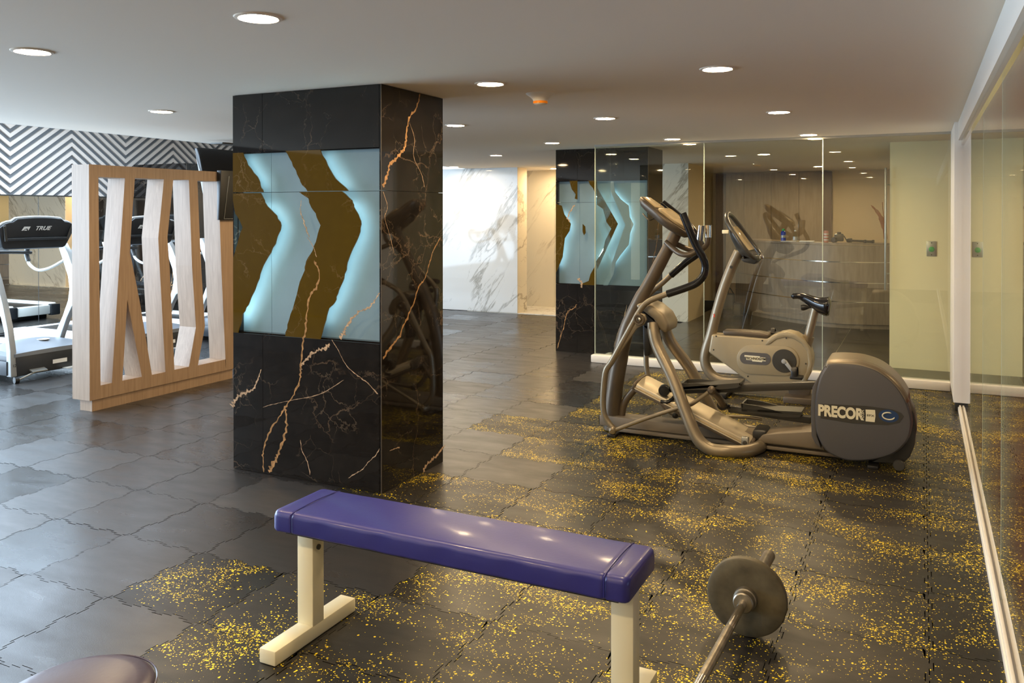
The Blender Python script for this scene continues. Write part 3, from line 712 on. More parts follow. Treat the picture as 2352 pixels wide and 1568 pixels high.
# ================================================================== CABINET beside the mirror
cb = thing('cabinet', 'low light wood cabinet with an open shelf by the mirror wall, seen through the screen', 'cabinet', (-10.4, 10.3, 0))
for z0, z1 in ((.06, .09), (.46, .49), (.90, .94)): box('shelf', (-10.62, 9.75, z0), (-10.2, 11.0, z1), M['desk_wood'], cb)
for y in (9.75, 10.36, 10.97): box('side_panel', (-10.62, y, 0), (-10.2, y+.03, .90), M['desk_wood'], cb)
box('back_panel', (-10.635, 9.75, .06), (-10.62, 11.0, .90), M['brown'], cb)
box('door', (-10.2, 9.78, .50), (-10.185, 10.97, .89), M['panel_wood'], cb)
tag(box('paper_stack', (-10.5, 9.95, .94), (-10.28, 10.3, .975), M['white'], bevel=.004), 'small white stack of papers on the light wood cabinet', 'papers')
# ================================================================== TREADMILLS
def treadmill(Yc, Xf):
    t = thing('treadmill', 'x', 'treadmill', (Xf-1, Yc, 0), 'treadmills')
    hw = .40
    # deck, belt, side rails
    box('deck', (Xf-2.05, Yc-.33, .12), (Xf-.55, Yc+.33, .19), M['charcoal'], t, bevel=.01)
    box('belt', (Xf-2.06, Yc-.26, .185), (Xf-.5, Yc+.26, .200), M['black'], t, bevel=.006)
    box('rear_cover', (Xf-2.15, Yc-.255, .07), (Xf-2.03, Yc+.255, .205), M['white'], t, bevel=.02)
    for s in (-1, 1):
        r_ = prism('side_rail', [(Xf-2.08, Yc+s*.33-.075, .10), (Xf-2.08, Yc+s*.33-.075, .20), (Xf-2.03, Yc+s*.33-.06, .225), (Xf-.45, Yc+s*.33-.06, .225), (Xf-.45, Yc+s*.33-.075, .10)], (0, .15, 0), M['white'], t, bevel=.012)
        box('end_cap', (Xf-2.16, Yc+s*.33-.075, .05), (Xf-2.08, Yc+s*.33+.075, .215), M['charcoal'], t, bevel=.015)
    # motor hood: front wall dark, domed grey top
    V_, F_ = [], []; nx, ny = 10, 12
    for i in range(nx+1):
        for j in range(ny+1):
            u = i/nx; v = j/ny*2-1
            V_.append((Xf-.62*u, Yc+v*hw*(1-.06*u), .262+.085*sin(pi*min(1, u*.9+.05))*(1-v*v*.75)-.04*max(0, u-.7)))
    for i in range(nx):
        for j in range(ny): a = i*(ny+1)+j; F_.append((a, a+1, a+ny+2, a+ny+1))
    n0 = len(V_); border = [j for j in range(ny+1)] + [i*(ny+1)+ny for i in range(1, nx+1)] + [nx*(ny+1)+j for j in range(ny-1, -1, -1)] + [i*(ny+1) for i in range(nx-1, 0, -1)]
    for k in border: V_.append((V_[k][0], V_[k][1], .235))
    nb = len(border)
    for i in range(nb): F_.append((border[i], border[(i+1) % nb], n0+(i+1) % nb, n0+i))
    F_.append(tuple(n0+i for i in range(nb)))
    obj('hood', V_, F_, M['hood'], t, smooth=.5)
    box('motor_box', (Xf-.62, Yc-hw+.01, .055), (Xf-.004, Yc+hw-.01, .245), M['charcoal'], t, bevel=.012)
    lathe('hood_emblem', [(.0, .0), (.055, .0), (.055, .003), (.0, .004)], (Xf-.20, Yc+.02, .337), M['white'], t, seg=24)
    # stickers, switch, bracket and small wheel at the front
    for y0, y1, z0, z1 in ((Yc-.02, Yc+.13, .120, .158), (Yc+.24, Yc+.31, .150, .175), (Yc+.24, Yc+.30, .118, .145)):
        box('sticker', (Xf-.004, y0, z0), (Xf-.0028, y1, z1), M['white'], t)
    prism('bracket', [(Xf-.002, Yc-.26, .105), (Xf+.05, Yc-.26, .085), (Xf+.05, Yc-.26, .077), (Xf-.002, Yc-.26, .09)], (0, .15, 0), M['steelp'], t)
    box('foot_plate', (Xf-.01, Yc+.08, .062), (Xf+.06, Yc+.24, .068), M['white'], t)
    tube('strut', [(Xf+.03, Yc-.20, .085), (Xf+.02, Yc-.38, .03)], .009, M['steelp'], t, k=1, seg=8)
    lathe('wheel', [(.008, -.02), (.030, -.018), (.032, 0), (.030, .018), (.008, .02)], (Xf+.02, Yc-.40, .030), M['black'], t, axis=(.2, 1, 0), seg=20)
    lathe('wheel', [(.008, -.02), (.030, -.018), (.032, 0), (.030, .018), (.008, .02)], (Xf-.05, Yc+.36, .030), M['black'], t, axis=(0, 1, 0), seg=20)
    box('rear_foot', (Xf-2.0, Yc-.3, 0), (Xf-1.92, Yc+.3, .12), M['black'], t, bevel=.01)
    # uprights: curved front leg and raked rear leg
    for s in (-1, 1):
        y = Yc + s*(hw+.005) - .03
        fl = [(Xf-.002, .06), (Xf-.012, .30), (Xf-.05, .50), (Xf-.12, .72), (Xf-.21, .95), (Xf-.32, 1.16), (Xf-.40, 1.26), (Xf-.48, 1.25), (Xf-.40, 1.09), (Xf-.32, .92), (Xf-.30, .80), (Xf-.32, .68), (Xf-.40, .52), (Xf-.50, .36), (Xf-.56, .22),
              (Xf-.48, .20), (Xf-.42, .34), (Xf-.34, .50), (Xf-.26, .62), (Xf-.20, .66), (Xf-.15, .60), (Xf-.10, .46), (Xf-.075, .30), (Xf-.07, .06)]
        prism('upright', [(a, y, b) for a, b in fl], (0, .06, 0), M['silver'], t, bevel=.008)
        box('side_cover', (Xf-.45, y-.012 if s < 0 else y+.06, .07), (Xf-.05, y if s < 0 else y+.072, .20), M['charcoal'], t, bevel=.004)
        tube('handrail', [(Xf-.42, y+.03, 1.08), (Xf-.62, y+.03-s*.005, 1.00), (Xf-.80, y+.03-s*.01, .97), (Xf-.93, y+.03-s*.015, 1.02), (Xf-.98, y+.03-s*.015, 1.10)], .016, M['steelp'], t, seg=10)
        tube('hand_grip', [(Xf-.955, y+.03-s*.015, 1.06), (Xf-.985, y+.03-s*.015, 1.13), (Xf-.96, y+.03-s*.015, 1.20), (Xf-.85, y+.03-s*.012, 1.215)], .024, M['black'], t, seg=10)
    box('stop_clip', (Xf-.99, Yc+.03, 1.06), (Xf-.93, Yc+.07, 1.16), M['red'], t, bevel=.01)
    tube('cross_bar', [(Xf-.93, Yc-hw, 1.15), (Xf-.86, Yc, 1.17), (Xf-.93, Yc+hw, 1.15)], .018, M['black'], t, seg=10)
    # console: wide wing with arched top
    n = 20; top, bot = [], []
    for i in range(n+1):
        v = i/n*2-1; a_ = abs(v)
        zt_ = 1.50 + .022*cos(v*pi*.62) if a_ < .62 else 1.492-.004*(a_ > .7) - max(0, a_-.86)*.35
        top.append((v*.385, zt_ - .012*(a_ > .62))); 
    bot = [(.385, 1.40), (.36, 1.32), (.325, 1.235), (.30, 1.22), (-.30, 1.22), (-.325, 1.235), (-.36, 1.32), (-.385, 1.40)]
    outl = [(Yc+a, b) for a, b in top+bot]
    xr = lambda z: Xf-.20-(1.52-z)*.28
    con = obj('console', [(xr(b), a, b) for a, b in outl] + [(xr(b)-.10, a, b-.01) for a, b in outl],
              [tuple(range(len(outl))), tuple(range(2*len(outl)-1, len(outl)-1, -1))] + [(i, (i+1) % len(outl), len(outl)+(i+1) % len(outl), len(outl)+i) for i in range(len(outl))], M['charcoal'], t, bevel=.012, seg=3)
    tube('console_rim', [(xr(b)-.04, Yc+a, b+.003) for a, b in top], .014, M['silver'], con, k=1, seg=8)
    tube('console_ridge', [(xr(1.33)+.006, Yc-.33, 1.315), (xr(1.33)+.012, Yc, 1.318), (xr(1.33)+.006, Yc+.33, 1.315)], .013, M['charcoal'], con, seg=8)
    for s in (-1, 1): tube('side_bolster', [(xr(1.44)+.006, Yc+s*.352, 1.445), (xr(1.33)+.006, Yc+s*.315, 1.30)], .014, M['dk'], con, k=1, seg=8)
    zc = 1.415; up_ = Vector((.28, 0, 1)).normalized()
    text('lettering', 'TRUE', (xr(zc)+.006, Yc+.035, zc), (0, 1, 0), up_, .040, M['white'], con, bold=.0012, shear=.35, sx=1.15)
    e0 = Vector((xr(zc)+.006, Yc-.135, zc)); yv = Vector((0, 1, 0))
    def LP(u, v): return e0 + yv*(u + v*.35) + up_*v
    prism('emblem', [LP(-.035, -.020), LP(-.020, -.020), LP(-.008, -.004), LP(.012, .002), LP(.022, -.008), LP(.034, -.020), LP(.036, .020), LP(-.028, .020)], (.0015, 0, 0), M['white'], con)
    prism('emblem', [LP(-.012, -.020), LP(.020, -.020), LP(.012, -.010), LP(.002, -.008)], (.0015, 0, 0), M['white'], con)
    text('lettering', '12', (Xf-.0005+.0006, Yc-hw-.005+.002, .16), (0, 1, 0), (0, 0, 1), .026, M['text_k'], t, depth=.0012)
    return t
t1 = treadmill(5.40, -7.50)
t1['label'] = 'silver and black treadmill nearest the camera at the left edge, marked 12'
t2 = copy_tree(t1, (-8.5, 6.73, 0)); t2['label'] = 'silver treadmill standing behind the slats of the wooden screen'
t3 = copy_tree(t1, (-8.5, 8.06, 0)); t3['label'] = 'farthest silver treadmill, mostly hidden by the right end of the slatted screen'
for t_ in (t2, t3):
    for ch in list(t_.children):
        if ch.name.startswith('lettering') and 'lettering' in ch.name and abs(ch.location.z - .16) < .05: D.objects.remove(ch)
# ================================================================== WEIGHT BENCH in front
bn = thing('weight_bench', 'flat weight bench with a blue vinyl pad on cream steel legs', 'bench', (-1.47, 2.515, 0))
xa, xb, ya, yb, zt, zb_ = -2.115, -.772, 2.372, 2.655, .487, .412
V_, F_ = [], []; nx, nr = 44, 20
def padsec(w, zt, zb, r):
    pts = []
    for cx, cz, a0 in ((w-r, zt-r, 0), (-w+r, zt-r, pi/2), (-w+r*.5, zb+r*.5, pi), (w-r*.5, zb+r*.5, 1.5*pi)):
        rr = r if cz > (zt+zb)/2 else r*.5
        for k in range(6): a_ = a0+k/5*pi/2; pts.append((cx+rr*cos(a_), cz+rr*sin(a_)))
    return pts
def pad(name, x0, x1, yc, hw, zt, zb, m, parent, seams):
    V_, F_ = [], []; xs = []
    n = 72
    for i in range(n+1):
        u = i/n; xs.append(x0+(x1-x0)*u)
    xs = [x0, x0+.004, x0+.012, x0+.022] + [x for x in xs if x0+.03 < x < x1-.03] + [x1-.022, x1-.012, x1-.004, x1]
    for s in seams: xs += [s-.008, s-.003, s, s+.003, s+.008]
    xs = sorted(xs); ring = 24
    for x in xs:
        e = min(x-x0, x1-x); sh = .0
        if e < .022: sh = .016*(1-math.sqrt(max(0, 1-(1-e/.022)**2)))
        for s in seams:
            dd = abs(x-s)
            if dd < .006: sh += .0035*(1-dd/.006)
        for j, (a_, z) in enumerate(padsec(hw-sh, zt-sh*.8, zb+sh*.4, .020)):
            wr = .0022*sin(x*38+a_*20+z*90)*sin(x*13+1)*(1 if z < zt-.015 else .25) if sh == 0 else 0
            dome = .006*(1-(a_/hw)**2) if z > zt-.012 else 0
            V_.append((x, yc+a_+(wr if abs(a_) > hw*.9 else 0)*(1 if a_ > 0 else -1), z+dome+(wr*.5 if z > zt-.01 else 0)))
    n = len(xs)
    for i in range(n-1):
        for j in range(ring): F_.append((i*ring+j, i*ring+(j+1) % ring, (i+1)*ring+(j+1) % ring, (i+1)*ring+j))
    F_ += [tuple(range(ring)), tuple((n-1)*ring+j for j in range(ring))]
    return obj(name, V_, F_, m, parent, smooth=1.2)
bpad = pad('pad', xa, xb, 2.515, .142, zt, zb_, M['vinyl'], bn, (xa+.085, xb-.075))
for xs_ in (xa+.085, xb-.075):
    tube('seam_piping', [(xs_, 2.515-.1435, zb_+.01), (xs_, 2.515-.1435, zt-.018), (xs_, 2.515-.130, zt-.001), (xs_, 2.515, zt+.0058), (xs_, 2.515+.130, zt-.001), (xs_, 2.515+.1435, zt-.018), (xs_, 2.515+.1435, zb_+.01)], .0022, M['vinyl'], bpad, k=3, seg=6)
box('pad_board', (xa+.04, 2.40, zb_-.012), (xb-.04, 2.63, zb_+.004), M['black'], bn)
box('rail', (-2.05, 2.49, zb_-.050), (-.86, 2.54, zb_-.011), M['cream'], bn, bevel=.004)
for x in (-2.07, -.855):
    box('leg', (x, 2.455, .05), (x+.072, 2.520, zb_-.008), M['cream'], bn, bevel=.004)
    box('foot', (x+.0, 2.255 if x < -1 else 2.29, .001), (x+.072, 2.715, .053), M['cream'], bn, bevel=.005)
lathe('bolt', [(.010, 0), (.010, .006), (0, .007)], (-1.998, 2.485, .335), M['dk'], bn, axis=(1, 0, 0), seg=12)
# second bench, only its rounded end reaches into the frame
b2_ = thing('padded_bench', 'rounded end of a grey-blue vinyl pad at the bottom left corner', 'bench', (-1.77, 1.0, 0))
V_, F_ = [], []; outl = []
hw = .150; yc0 = 1.335; xc = -1.755
for k in range(25): a_ = pi*k/24; outl.append((xc+hw*cos(a_), yc0+.16*sin(a_)))
outl += [(xc-hw, .45), (xc+hw, .45)]
cen = Vector((xc, .95, 0)); rows = [(1.0, .385), (1.0, .41), (1.0, .435), (.985, .452), (.955, .462), (.90, .468), (.6, .472), (.25, .474)]
n = len(outl)
for s, z in rows:
    for x, y in outl: V_.append((xc+(x-xc)*s, .95+(y-.95)*s*(1 if s > .9 else 1), z))
for i in range(len(rows)-1):
    for j in range(n): F_.append((i*n+j, i*n+(j+1) % n, (i+1)*n+(j+1) % n, (i+1)*n+j))
F_ += [tuple(range(n)), tuple((len(rows)-1)*n+j for j in range(n))]
pd2 = obj('pad', V_, F_, M['vinyl2'], b2_, smooth=.9)
tube('seam_piping', [(x+ (x-xc)*.006, y+.001, .448) for x, y in outl[:25]], .0025, M['vinyl2'], pd2, k=1, seg=6)
for y in (.6, 1.15):
    box('leg', (xc-.03, y-.03, .05), (xc+.03, y+.03, .39), M['cream'], b2_, bevel=.004); box('foot', (xc-.2, y-.03, .001), (xc+.2, y+.03, .052), M['cream'], b2_, bevel=.004)
# ================================================================== BARBELL
R_ = .145
pc = aZ(1715, 1370, R_); far_pt = aZ(1607, 1568, R_); bd = (pc-far_pt).normalized(); bd.z = 0; bd.normalize()
bb = thing('barbell', 'barbell with a worn brown-grey plate lying on the flecked mats', 'barbell', (pc.x, pc.y, 0))
def along(d): return pc + bd*d
lathe('bar', [(0, -1.55), (.0155, -1.545), (.0155, -.052)], pc, M['chrome'], bb, axis=bd, seg=20)
lathe('bar_knurl', [(.0156, -.62), (.0159, -.615), (.0159, -.28), (.0156, -.275)], pc, M['steel'], bb, axis=bd, seg=20)
lathe('collar', [(.016, -.066), (.033, -.064), (.037, -.060), (.038, -.034), (.042, -.032), (.043, -.012), (.041, -.010), (.028, -.009)], pc, M['steel'], bb, axis=bd, seg=28)
lathe('plate', [(.030, -.012), (.100, -.012), (.136, -.012), (R_-.002, -.009), (R_, -.004), (R_, .014), (R_-.003, .018), (.030, .018)], pc, M['iron'], bb, axis=bd, seg=64)
lathe('sleeve', [(.0, -.008), (.0245, -.008), (.0245, .425), (.022, .430), (.0, .431)], pc, M['steel'], bb, axis=bd, seg=24)
lathe('end_plate', [(.030, -1.542), (.10, -1.542), (R_-.002, -1.539), (R_, -1.534), (R_, -1.516), (.03, -1.512)], pc, M['iron'], bb, axis=bd, seg=48)
# ================================================================== ELLIPTICAL TRAINER
YE_ = 5.80
def E(x, y, Y=YE_): return aY(x, y, Y)
el = thing('elliptical_trainer', 'large bronze-grey elliptical trainer with black swing arms and a rounded rear wheel cover', 'elliptical', (-1.1, YE_, 0))
ch, chd, blk = M['champ'], M['champ_d'], M['black']
# base rail with lower flange
r0 = E(1377, 985, 5.73); r1 = E(1890, 1040, 5.73)
box('base_rail', (r0.x, 5.725, .045), (-.42, 5.875, .115), M['taupe'], el, bevel=.006)
box('base_flange', (r0.x+.06, 5.705, .018), (-.42, 5.895, .040), M['taupe'], el, bevel=.003)
box('end_cap', (r0.x-.006, 5.73, .05), (r0.x+.001, 5.87, .11), M['black'], el)
for x in (-1.98, -.30): box('cross_foot', (x, 5.60, .0), (x+.06, 6.0, .020), M['black'], el, bevel=.003)
# mast
tube('mast', [E(1405, 985), E(1408, 930), E(1417, 860), (E(1436, 770)), E(1462, 705), E(1500, 635), E(1540, 560), E(1556, 528)], [.060, .060, .058, .054, .050, .045, .043, .042], chd, el, k=5, seg=20)
# front strut of the ramp
tube('ramp_strut', [E(1426, 972), E(1431, 935), E(1442, 912), E(1470, 880)], .026, chd, el, seg=12)
# aluminium ramp
Ra = E(1461, 884, 5.64); Rb = E(1722, 1018, 5.64); rd = (Rb-Ra).normalized(); rn = Vector((-rd.z, 0, rd.x)); rn = rn if rn.z > 0 else -rn
wr_ = .30; secp = [(0, -.018), (0, .006), (.035, .020), (.10, .034), (.20, .034), (.265, .020), (wr_, .006), (wr_, -.018)]
pts = [Ra + Vector((0, a, 0)) + rn*b for a, b in secp]
prism('ramp_cover', pts, Rb-Ra, M['ramp'], el, bevel=.003)
pts = [Ra + Vector((0, a-.008, 0)) + rn*b + rd*.006 for a, b in [(0, -.046), (0, -.022), (wr_+.016, -.022), (wr_+.016, -.046)]]
prism('ramp_rail', pts, Rb-Ra-rd*.012, chd, el, bevel=.003)
pts = [Ra + Vector((0, a-.011, 0)) + rn*b for a, b in [(0, -.026), (0, -.019), (wr_+.022, -.019), (wr_+.022, -.026)]]
prism('ramp_trim', pts, Rb-Ra, M['ramp'], el)
for P0, s in ((Ra, -1), (Rb, 1)):
    prism('ramp_end', [P0 + Vector((0, a, 0)) + rn*b for a, b in [(-.004, -.04), (-.004, .008), (.035, .024), (.10, .039), (.20, .039), (.265, .024), (wr_+.004, .008), (wr_+.004, -.04)]], rd*s*.022, chd, el, bevel=.006)
bq = E(1712, 1014, 5.63); box('ramp_bracket', (bq.x-.025, 5.62, bq.z-.03), (bq.x+.02, 5.66, bq.z+.03), M['steelp'], el, bevel=.004)
lathe('bracket_bolt', [(.014, 0), (.014, .006), (0, .007)], (bq.x, 5.62, bq.z-.005), M['dk'], el, axis=(0, -1, 0), seg=14)
box('ramp_base', (bq.x+.03, 5.70, .06), (bq.x+.12, 5.90, .135), M['black'], el, bevel=.02)
# legs from the pivot housing, near and far
legN = [E(1500, 742, 5.68), E(1502, 765, 5.66), E(1512, 800, 5.64), E(1545, 868, 5.58), E(1575, 945, 5.53), E(1600, 1003, 5.50), E(1630, 1030, 5.49), E(1672, 1036, 5.50), E(1715, 1036, 5.56), E(1743, 1027, 5.67), E(1748, 1018, 5.76)]
tube('leg', legN, .041, ch, el, k=7, seg=18)
legF = [Vector((p.x, 2*YE_-p.y, p.z)) for p in legN]
tube('leg', legF, .041, ch, el, k=7, seg=18)
for lg in (legN, legF): box('rubber_foot', (lg[7].x-.02, lg[7].y-.02, 0), (lg[7].x+.02, lg[7].y+.02, max(.02, lg[7].z-.03)), blk, el)
# pivot housing: arched hood above the swing arms
hood = [(1459, 700), (1478, 694), (1500, 702), (1524, 722), (1536, 745), (1532, 764), (1519, 762), (1512, 752), (1500, 733), (1478, 716), (1466, 712)]
prism('pivot_housing', [E(x, y, 5.66) for x, y in hood], (0, .26, 0), ch, el, bevel=.018, seg=3)
prism('pivot_core', [E(x, y, 5.69) for x, y in [(1462, 716), (1478, 716), (1502, 738), (1512, 756), (1497, 765), (1480, 750)]], (0, .22, 0), blk, el)
prism('pivot_stay', [E(x, y, 5.69) for x, y in [(1476, 745), (1492, 745), (1493, 790), (1491, 818), (1479, 818), (1477, 790)]], (0, .10, 0), blk, el, bevel=.01)
# swing arms
YN, YF = 5.61, 5.99
def swing(side, up, grip, low, Yp):
    f = 1
    tube('swing_arm', low, .021, ch, el, k=6, seg=14)
    tube('arm_grip', grip, .0245, M['blackg'], el, k=7, seg=14)
lowN = [E(1540, 672, YN), E(1515, 681, YN), E(1490, 692, YN), E(1473, 708, YN), E(1455, 740, YN), E(1430, 785, YN), E(1405, 830, YN), E(1392, 850, YN), E(1387, 885, YN), E(1385, 930, YN), E(1391, 960, YN), E(1411, 986, YN)]
gripN = [E(1568, 490, YN-.03), E(1580, 520, YN-.03), E(1597, 560, YN-.02), E(1614, 590, YN-.01), E(1620, 610, YN), E(1616, 632, YN), E(1600, 650, YN), E(1575, 661, YN), E(1533, 675, YN)]
tube('swing_arm', lowN, [.0195]*4+[.022]*5+[.021]*3, ch, el, k=6, seg=14); tube('arm_grip', gripN, .0255, M['blackg'], el, k=7, seg=14)
prism('arm_plate', [E(x, y, YN-.012) for x, y in [(1470, 718), (1481, 722), (1485, 735), (1478, 746), (1462, 755), (1448, 775), (1430, 800), (1402, 845), (1398, 840), (1425, 790), (1452, 742)]], (0, .024, 0), ch, el, bevel=.006)
lathe('pivot_boss', [(.038, 0), (.040, .012), (.036, .022), (.026, .022), (.024, .014), (.018, .014), (.016, .024), (0, .025)], E(1469, 733, YN-.012), chd, el, axis=(0, -1, 0), seg=28)
lathe('pivot_bolt', [(.012, 0), (.012, .012), (.004, .014)], E(1469, 733, YN-.034), M['chrome'], el, axis=(0, -1, 0), seg=16)
lowF = [E(1545, 628, YF), E(1520, 651, YF), E(1497, 670, YF), E(1484, 690, YF), E(1487, 730, YF), E(1486, 780, YF), E(1484, 822, YF), E(1487, 855, YF), E(1500, 890, YF), E(1528, 935, YF), E(1550, 952, YF)]
gripF = [E(1522, 466, YF), E(1552, 490, YF), E(1580, 515, YF), E(1602, 545, YF), E(1612, 570, YF), E(1600, 585, YF), E(1575, 603, YF), E(1541, 632, YF)]
tube('swing_arm', lowF, .019, ch, el, k=6, seg=14); tube('arm_grip', gripF, .0245, M['blackg'], el, k=7, seg=14)
# lower link rods and ball joints
tube('link_rod', [E(1411, 988, YN), E(1480, 962, YN), E(1553, 938, YN), E(1585, 929, YN), E(1612, 912, YN), E(1633, 896, YN)], .014, ch, el, k=6, seg=12)
lathe('ball_joint', [(0, -.032), (.018, -.030), (.026, -.018), (.028, 0), (.026, .018), (.018, .030), (0, .032)], E(1407, 987, YN), ch, el, axis=(.3, -1, -.2), seg=20)
lathe('ball_joint', [(0, -.030), (.018, -.028), (.027, -.014), (.028, 0), (.024, .018), (.012, .030)], E(1634, 896, YN), chd, el, axis=(.1, -1, 0), seg=20)
tube('link_crosspiece', [E(1634, 898, YN), E(1646, 908, 5.70), E(1660, 928, 5.86)], .027, chd, el, seg=12)
tube('link_rod', [E(1550, 953, YF), E(1600, 955, YF), E(1700, 957, YF), E(1750, 962, YF)], .012, ch, el, seg=10)
lathe('ball_joint', [(0, -.028), (.020, -.022), (.026, 0), (.020, .022), (0, .028)], E(1551, 953, YF), M['dk'], el, axis=(.2, -1, 0), seg=18)
# pedal arms and pedals
def bar4(name, a, b, Y, wd, m, bev=.006):
    """flat bar from a to b given as ((x, top, bottom), (x, top, bottom)) pixels on plane Y"""
    return prism(name, [E(a[0], a[1], Y), E(b[0], b[1], Y), E(b[0], b[2], Y), E(a[0], a[2], Y)], (0, wd, 0), m, el, bevel=bev)
bar4('pedal_arm', (1565, 886, 905), (1881, 877, 894), 5.69, .055, M['dk'])
bar4('pedal_arm', (1672, 931, 947), (1862, 958, 974), 5.90, .055, M['dk'])
def pedal(nm, Y, wd, prof, back, roll):
    lo_ = [E(x, y, Y) for x, y in prof]
    n_ = len(lo_)//2
    prism(nm, lo_, (0, .010, 0), M['dk'], el); prism(nm+'_wall' if False else 'pedal_wall', [p+Vector((0, wd-.010, 0)) for p in lo_], (0, .010, 0), M['dk'], el)
    bt = [lo_[i] for i in range(n_, 2*n_)]
    strip = [bt[0], bt[-1], bt[-1]+Vector((0, 0, .012)), bt[0]+Vector((0, 0, .012))]
    prism('footplate', [bt[-1]+Vector((0, 0, .004)), bt[0]+Vector((0, 0, .004)), bt[0]+Vector((0, 0, .020)), bt[-1]+Vector((0, 0, .020))], (0, wd, 0), M['dk'], el)
    prism('toe_wall', [bt[-1], lo_[0], lo_[0]+Vector((.012, 0, 0)), bt[-1]+Vector((.012, 0, 0))], (0, wd, 0), M['dk'], el, bevel=.003)
pedal('pedal_wall', 5.63, .165, [(1562, 880), (1600, 880), (1640, 885), (1660, 886), (1696, 884), (1700, 878), (1700, 886), (1694, 890), (1660, 894), (1640, 894), (1600, 895), (1563, 896)], 0, 0)
pedal('pedal_wall', 5.86, .165, [(1702, 926), (1740, 932), (1775, 941), (1800, 949), (1835, 952), (1842, 944), (1841, 953), (1836, 958), (1800, 958), (1775, 955), (1740, 950), (1703, 945)], 0, 0)
lathe('roller', [(.010, -.03), (.036, -.028), (.040, -.01), (.040, .01), (.036, .028), (.010, .03)], E(1526, 896, 5.66), M['blackg'], el, axis=(.1, -1, 0), seg=24)
tube('roller_arm', [E(1526, 896, 5.69), E(1548, 893, 5.70), E(1570, 894, 5.70)], .022, M['blackg'], el, seg=12)
lathe('roller', [(.010, -.03), (.034, -.028), (.038, -.01), (.038, .01), (.034, .028), (.010, .03)], E(1660, 929, 5.88), M['blackg'], el, axis=(.1, -1, 0), seg=24)
tube('roller_arm', [E(1660, 929, 5.90), E(1680, 936, 5.92), E(1704, 942, 5.92)], .020, M['blackg'], el, seg=12)
tube('toe_hook', [E(1518, 922, 5.64), E(1532, 923, 5.64), E(1545, 916, 5.66), E(1552, 905, 5.70)], .013, M['blackg'], el, seg=10)
# rear wheel shroud
c_out = [(1898, 838), (1905, 832), (1940, 832), (1980, 837), (2020, 852), (2055, 880), (2080, 915), (2094, 955), (2095, 985), (2085, 1015), (2060, 1040), (2030, 1053), (1990, 1060), (1950, 1060), (1918, 1050), (1895, 1035), (1880, 1010), (1873, 985), (1871, 940), (1874, 900), (1884, 862)]
YS0, YS1 = 5.60, 6.0
P0 = [E(x, y, YS0) for x, y in c_out]; cc = sum(P0, Vector())/len(P0)
P0 = crom(P0+[P0[0]], 4)[:-1]; n = len(P0)
V_, F_ = [], []
rows = [(YS0-.004, .90), (YS0, .955), (YS0+.010, .985), (YS0+.03, 1.0), (YS0+.075, 1.012), (YS0+.079, 1.006), (YS0+.083, 1.012), (YS1-.03, 1.0), (YS1-.01, .985), (YS1, .955)]
for y, s in rows:
    for p in P0: V_.append((cc.x+(p.x-cc.x)*s, y, cc.z+(p.z-cc.z)*s))
for i in range(len(rows)-1):
    for j in range(n): F_.append((i*n+j, i*n+(j+1) % n, (i+1)*n+(j+1) % n, (i+1)*n+j))
F_ += [tuple(range(n)), tuple((len(rows)-1)*n+j for j in range(n))]
obj('wheel_cover', V_, F_, M['grey_shell'], el, smooth=.5)
# bronze band over the top, dark rear fender, front flange
bandp = [P0[i] for i in range(n) if P0[i].z > E(1990, 925, YS0).z and P0[i].x > E(1893, 850, YS0).x]
bandp.sort(key=lambda p: math.atan2(p.z-cc.z, p.x-cc.x))
if len(bandp) > 2:
    V_, F_ = [], []
    for p in bandp:
        d_ = (p-cc).normalized()
        for y, s in ((YS0+.003, -.014), (YS0+.010, .001), (YS0+.05, .010), (YS0+.074, .010), (YS0+.077, .006), (YS0+.080, .011), (YS1-.05, .010), (YS1-.008, -.004)): V_.append(Vector((p.x, y, p.z)) + d_*s)
    for i in range(len(bandp)-1):
        for j in range(7): F_.append((i*8+j, i*8+j+1, (i+1)*8+j+1, (i+1)*8+j))
    o = obj('top_band', V_, F_, ch, el, smooth=1.0); sdm = o.modifiers.new('s', 'SOLIDIFY'); sdm.thickness = .003
prism('rear_fender', [E(x, y, 5.66) for x, y in [(2083, 925), (2100, 950), (2106, 985), (2102, 1020), (2090, 1050), (2072, 1066), (2040, 1064), (2000, 1062), (2040, 1040), (2075, 1005), (2088, 965)]], (0, .30, 0), M['dk'], el, bevel=.012)
prism('front_flange', [E(x, y, 5.63) for x, y in [(1892, 842), (1898, 838), (1880, 880), (1874, 940), (1876, 1000), (1886, 1030), (1872, 1018), (1864, 1000), (1862, 940), (1866, 890)]], (0, .34, 0), M['grey_shell'], el, bevel=.008)
for y in (5.66, 5.92): lathe('transport_wheel', [(.008, -.018), (.030, -.017), (.034, -.008), (.034, .008), (.030, .017), (.008, .018)], (aY(2065, 1064, 5.62).x, y-.03 if y < 5.8 else y, .036), M['dk'], el, axis=(0, 1, 0), seg=24)
prism('rear_cover', [E(x, y, 5.69) for x, y in [(1740, 1010), (1752, 998), (1800, 994), (1880, 990), (1895, 1034), (1880, 1032), (1742, 1016)]], (0, .22, 0), M['taupe'], el, bevel=.012)
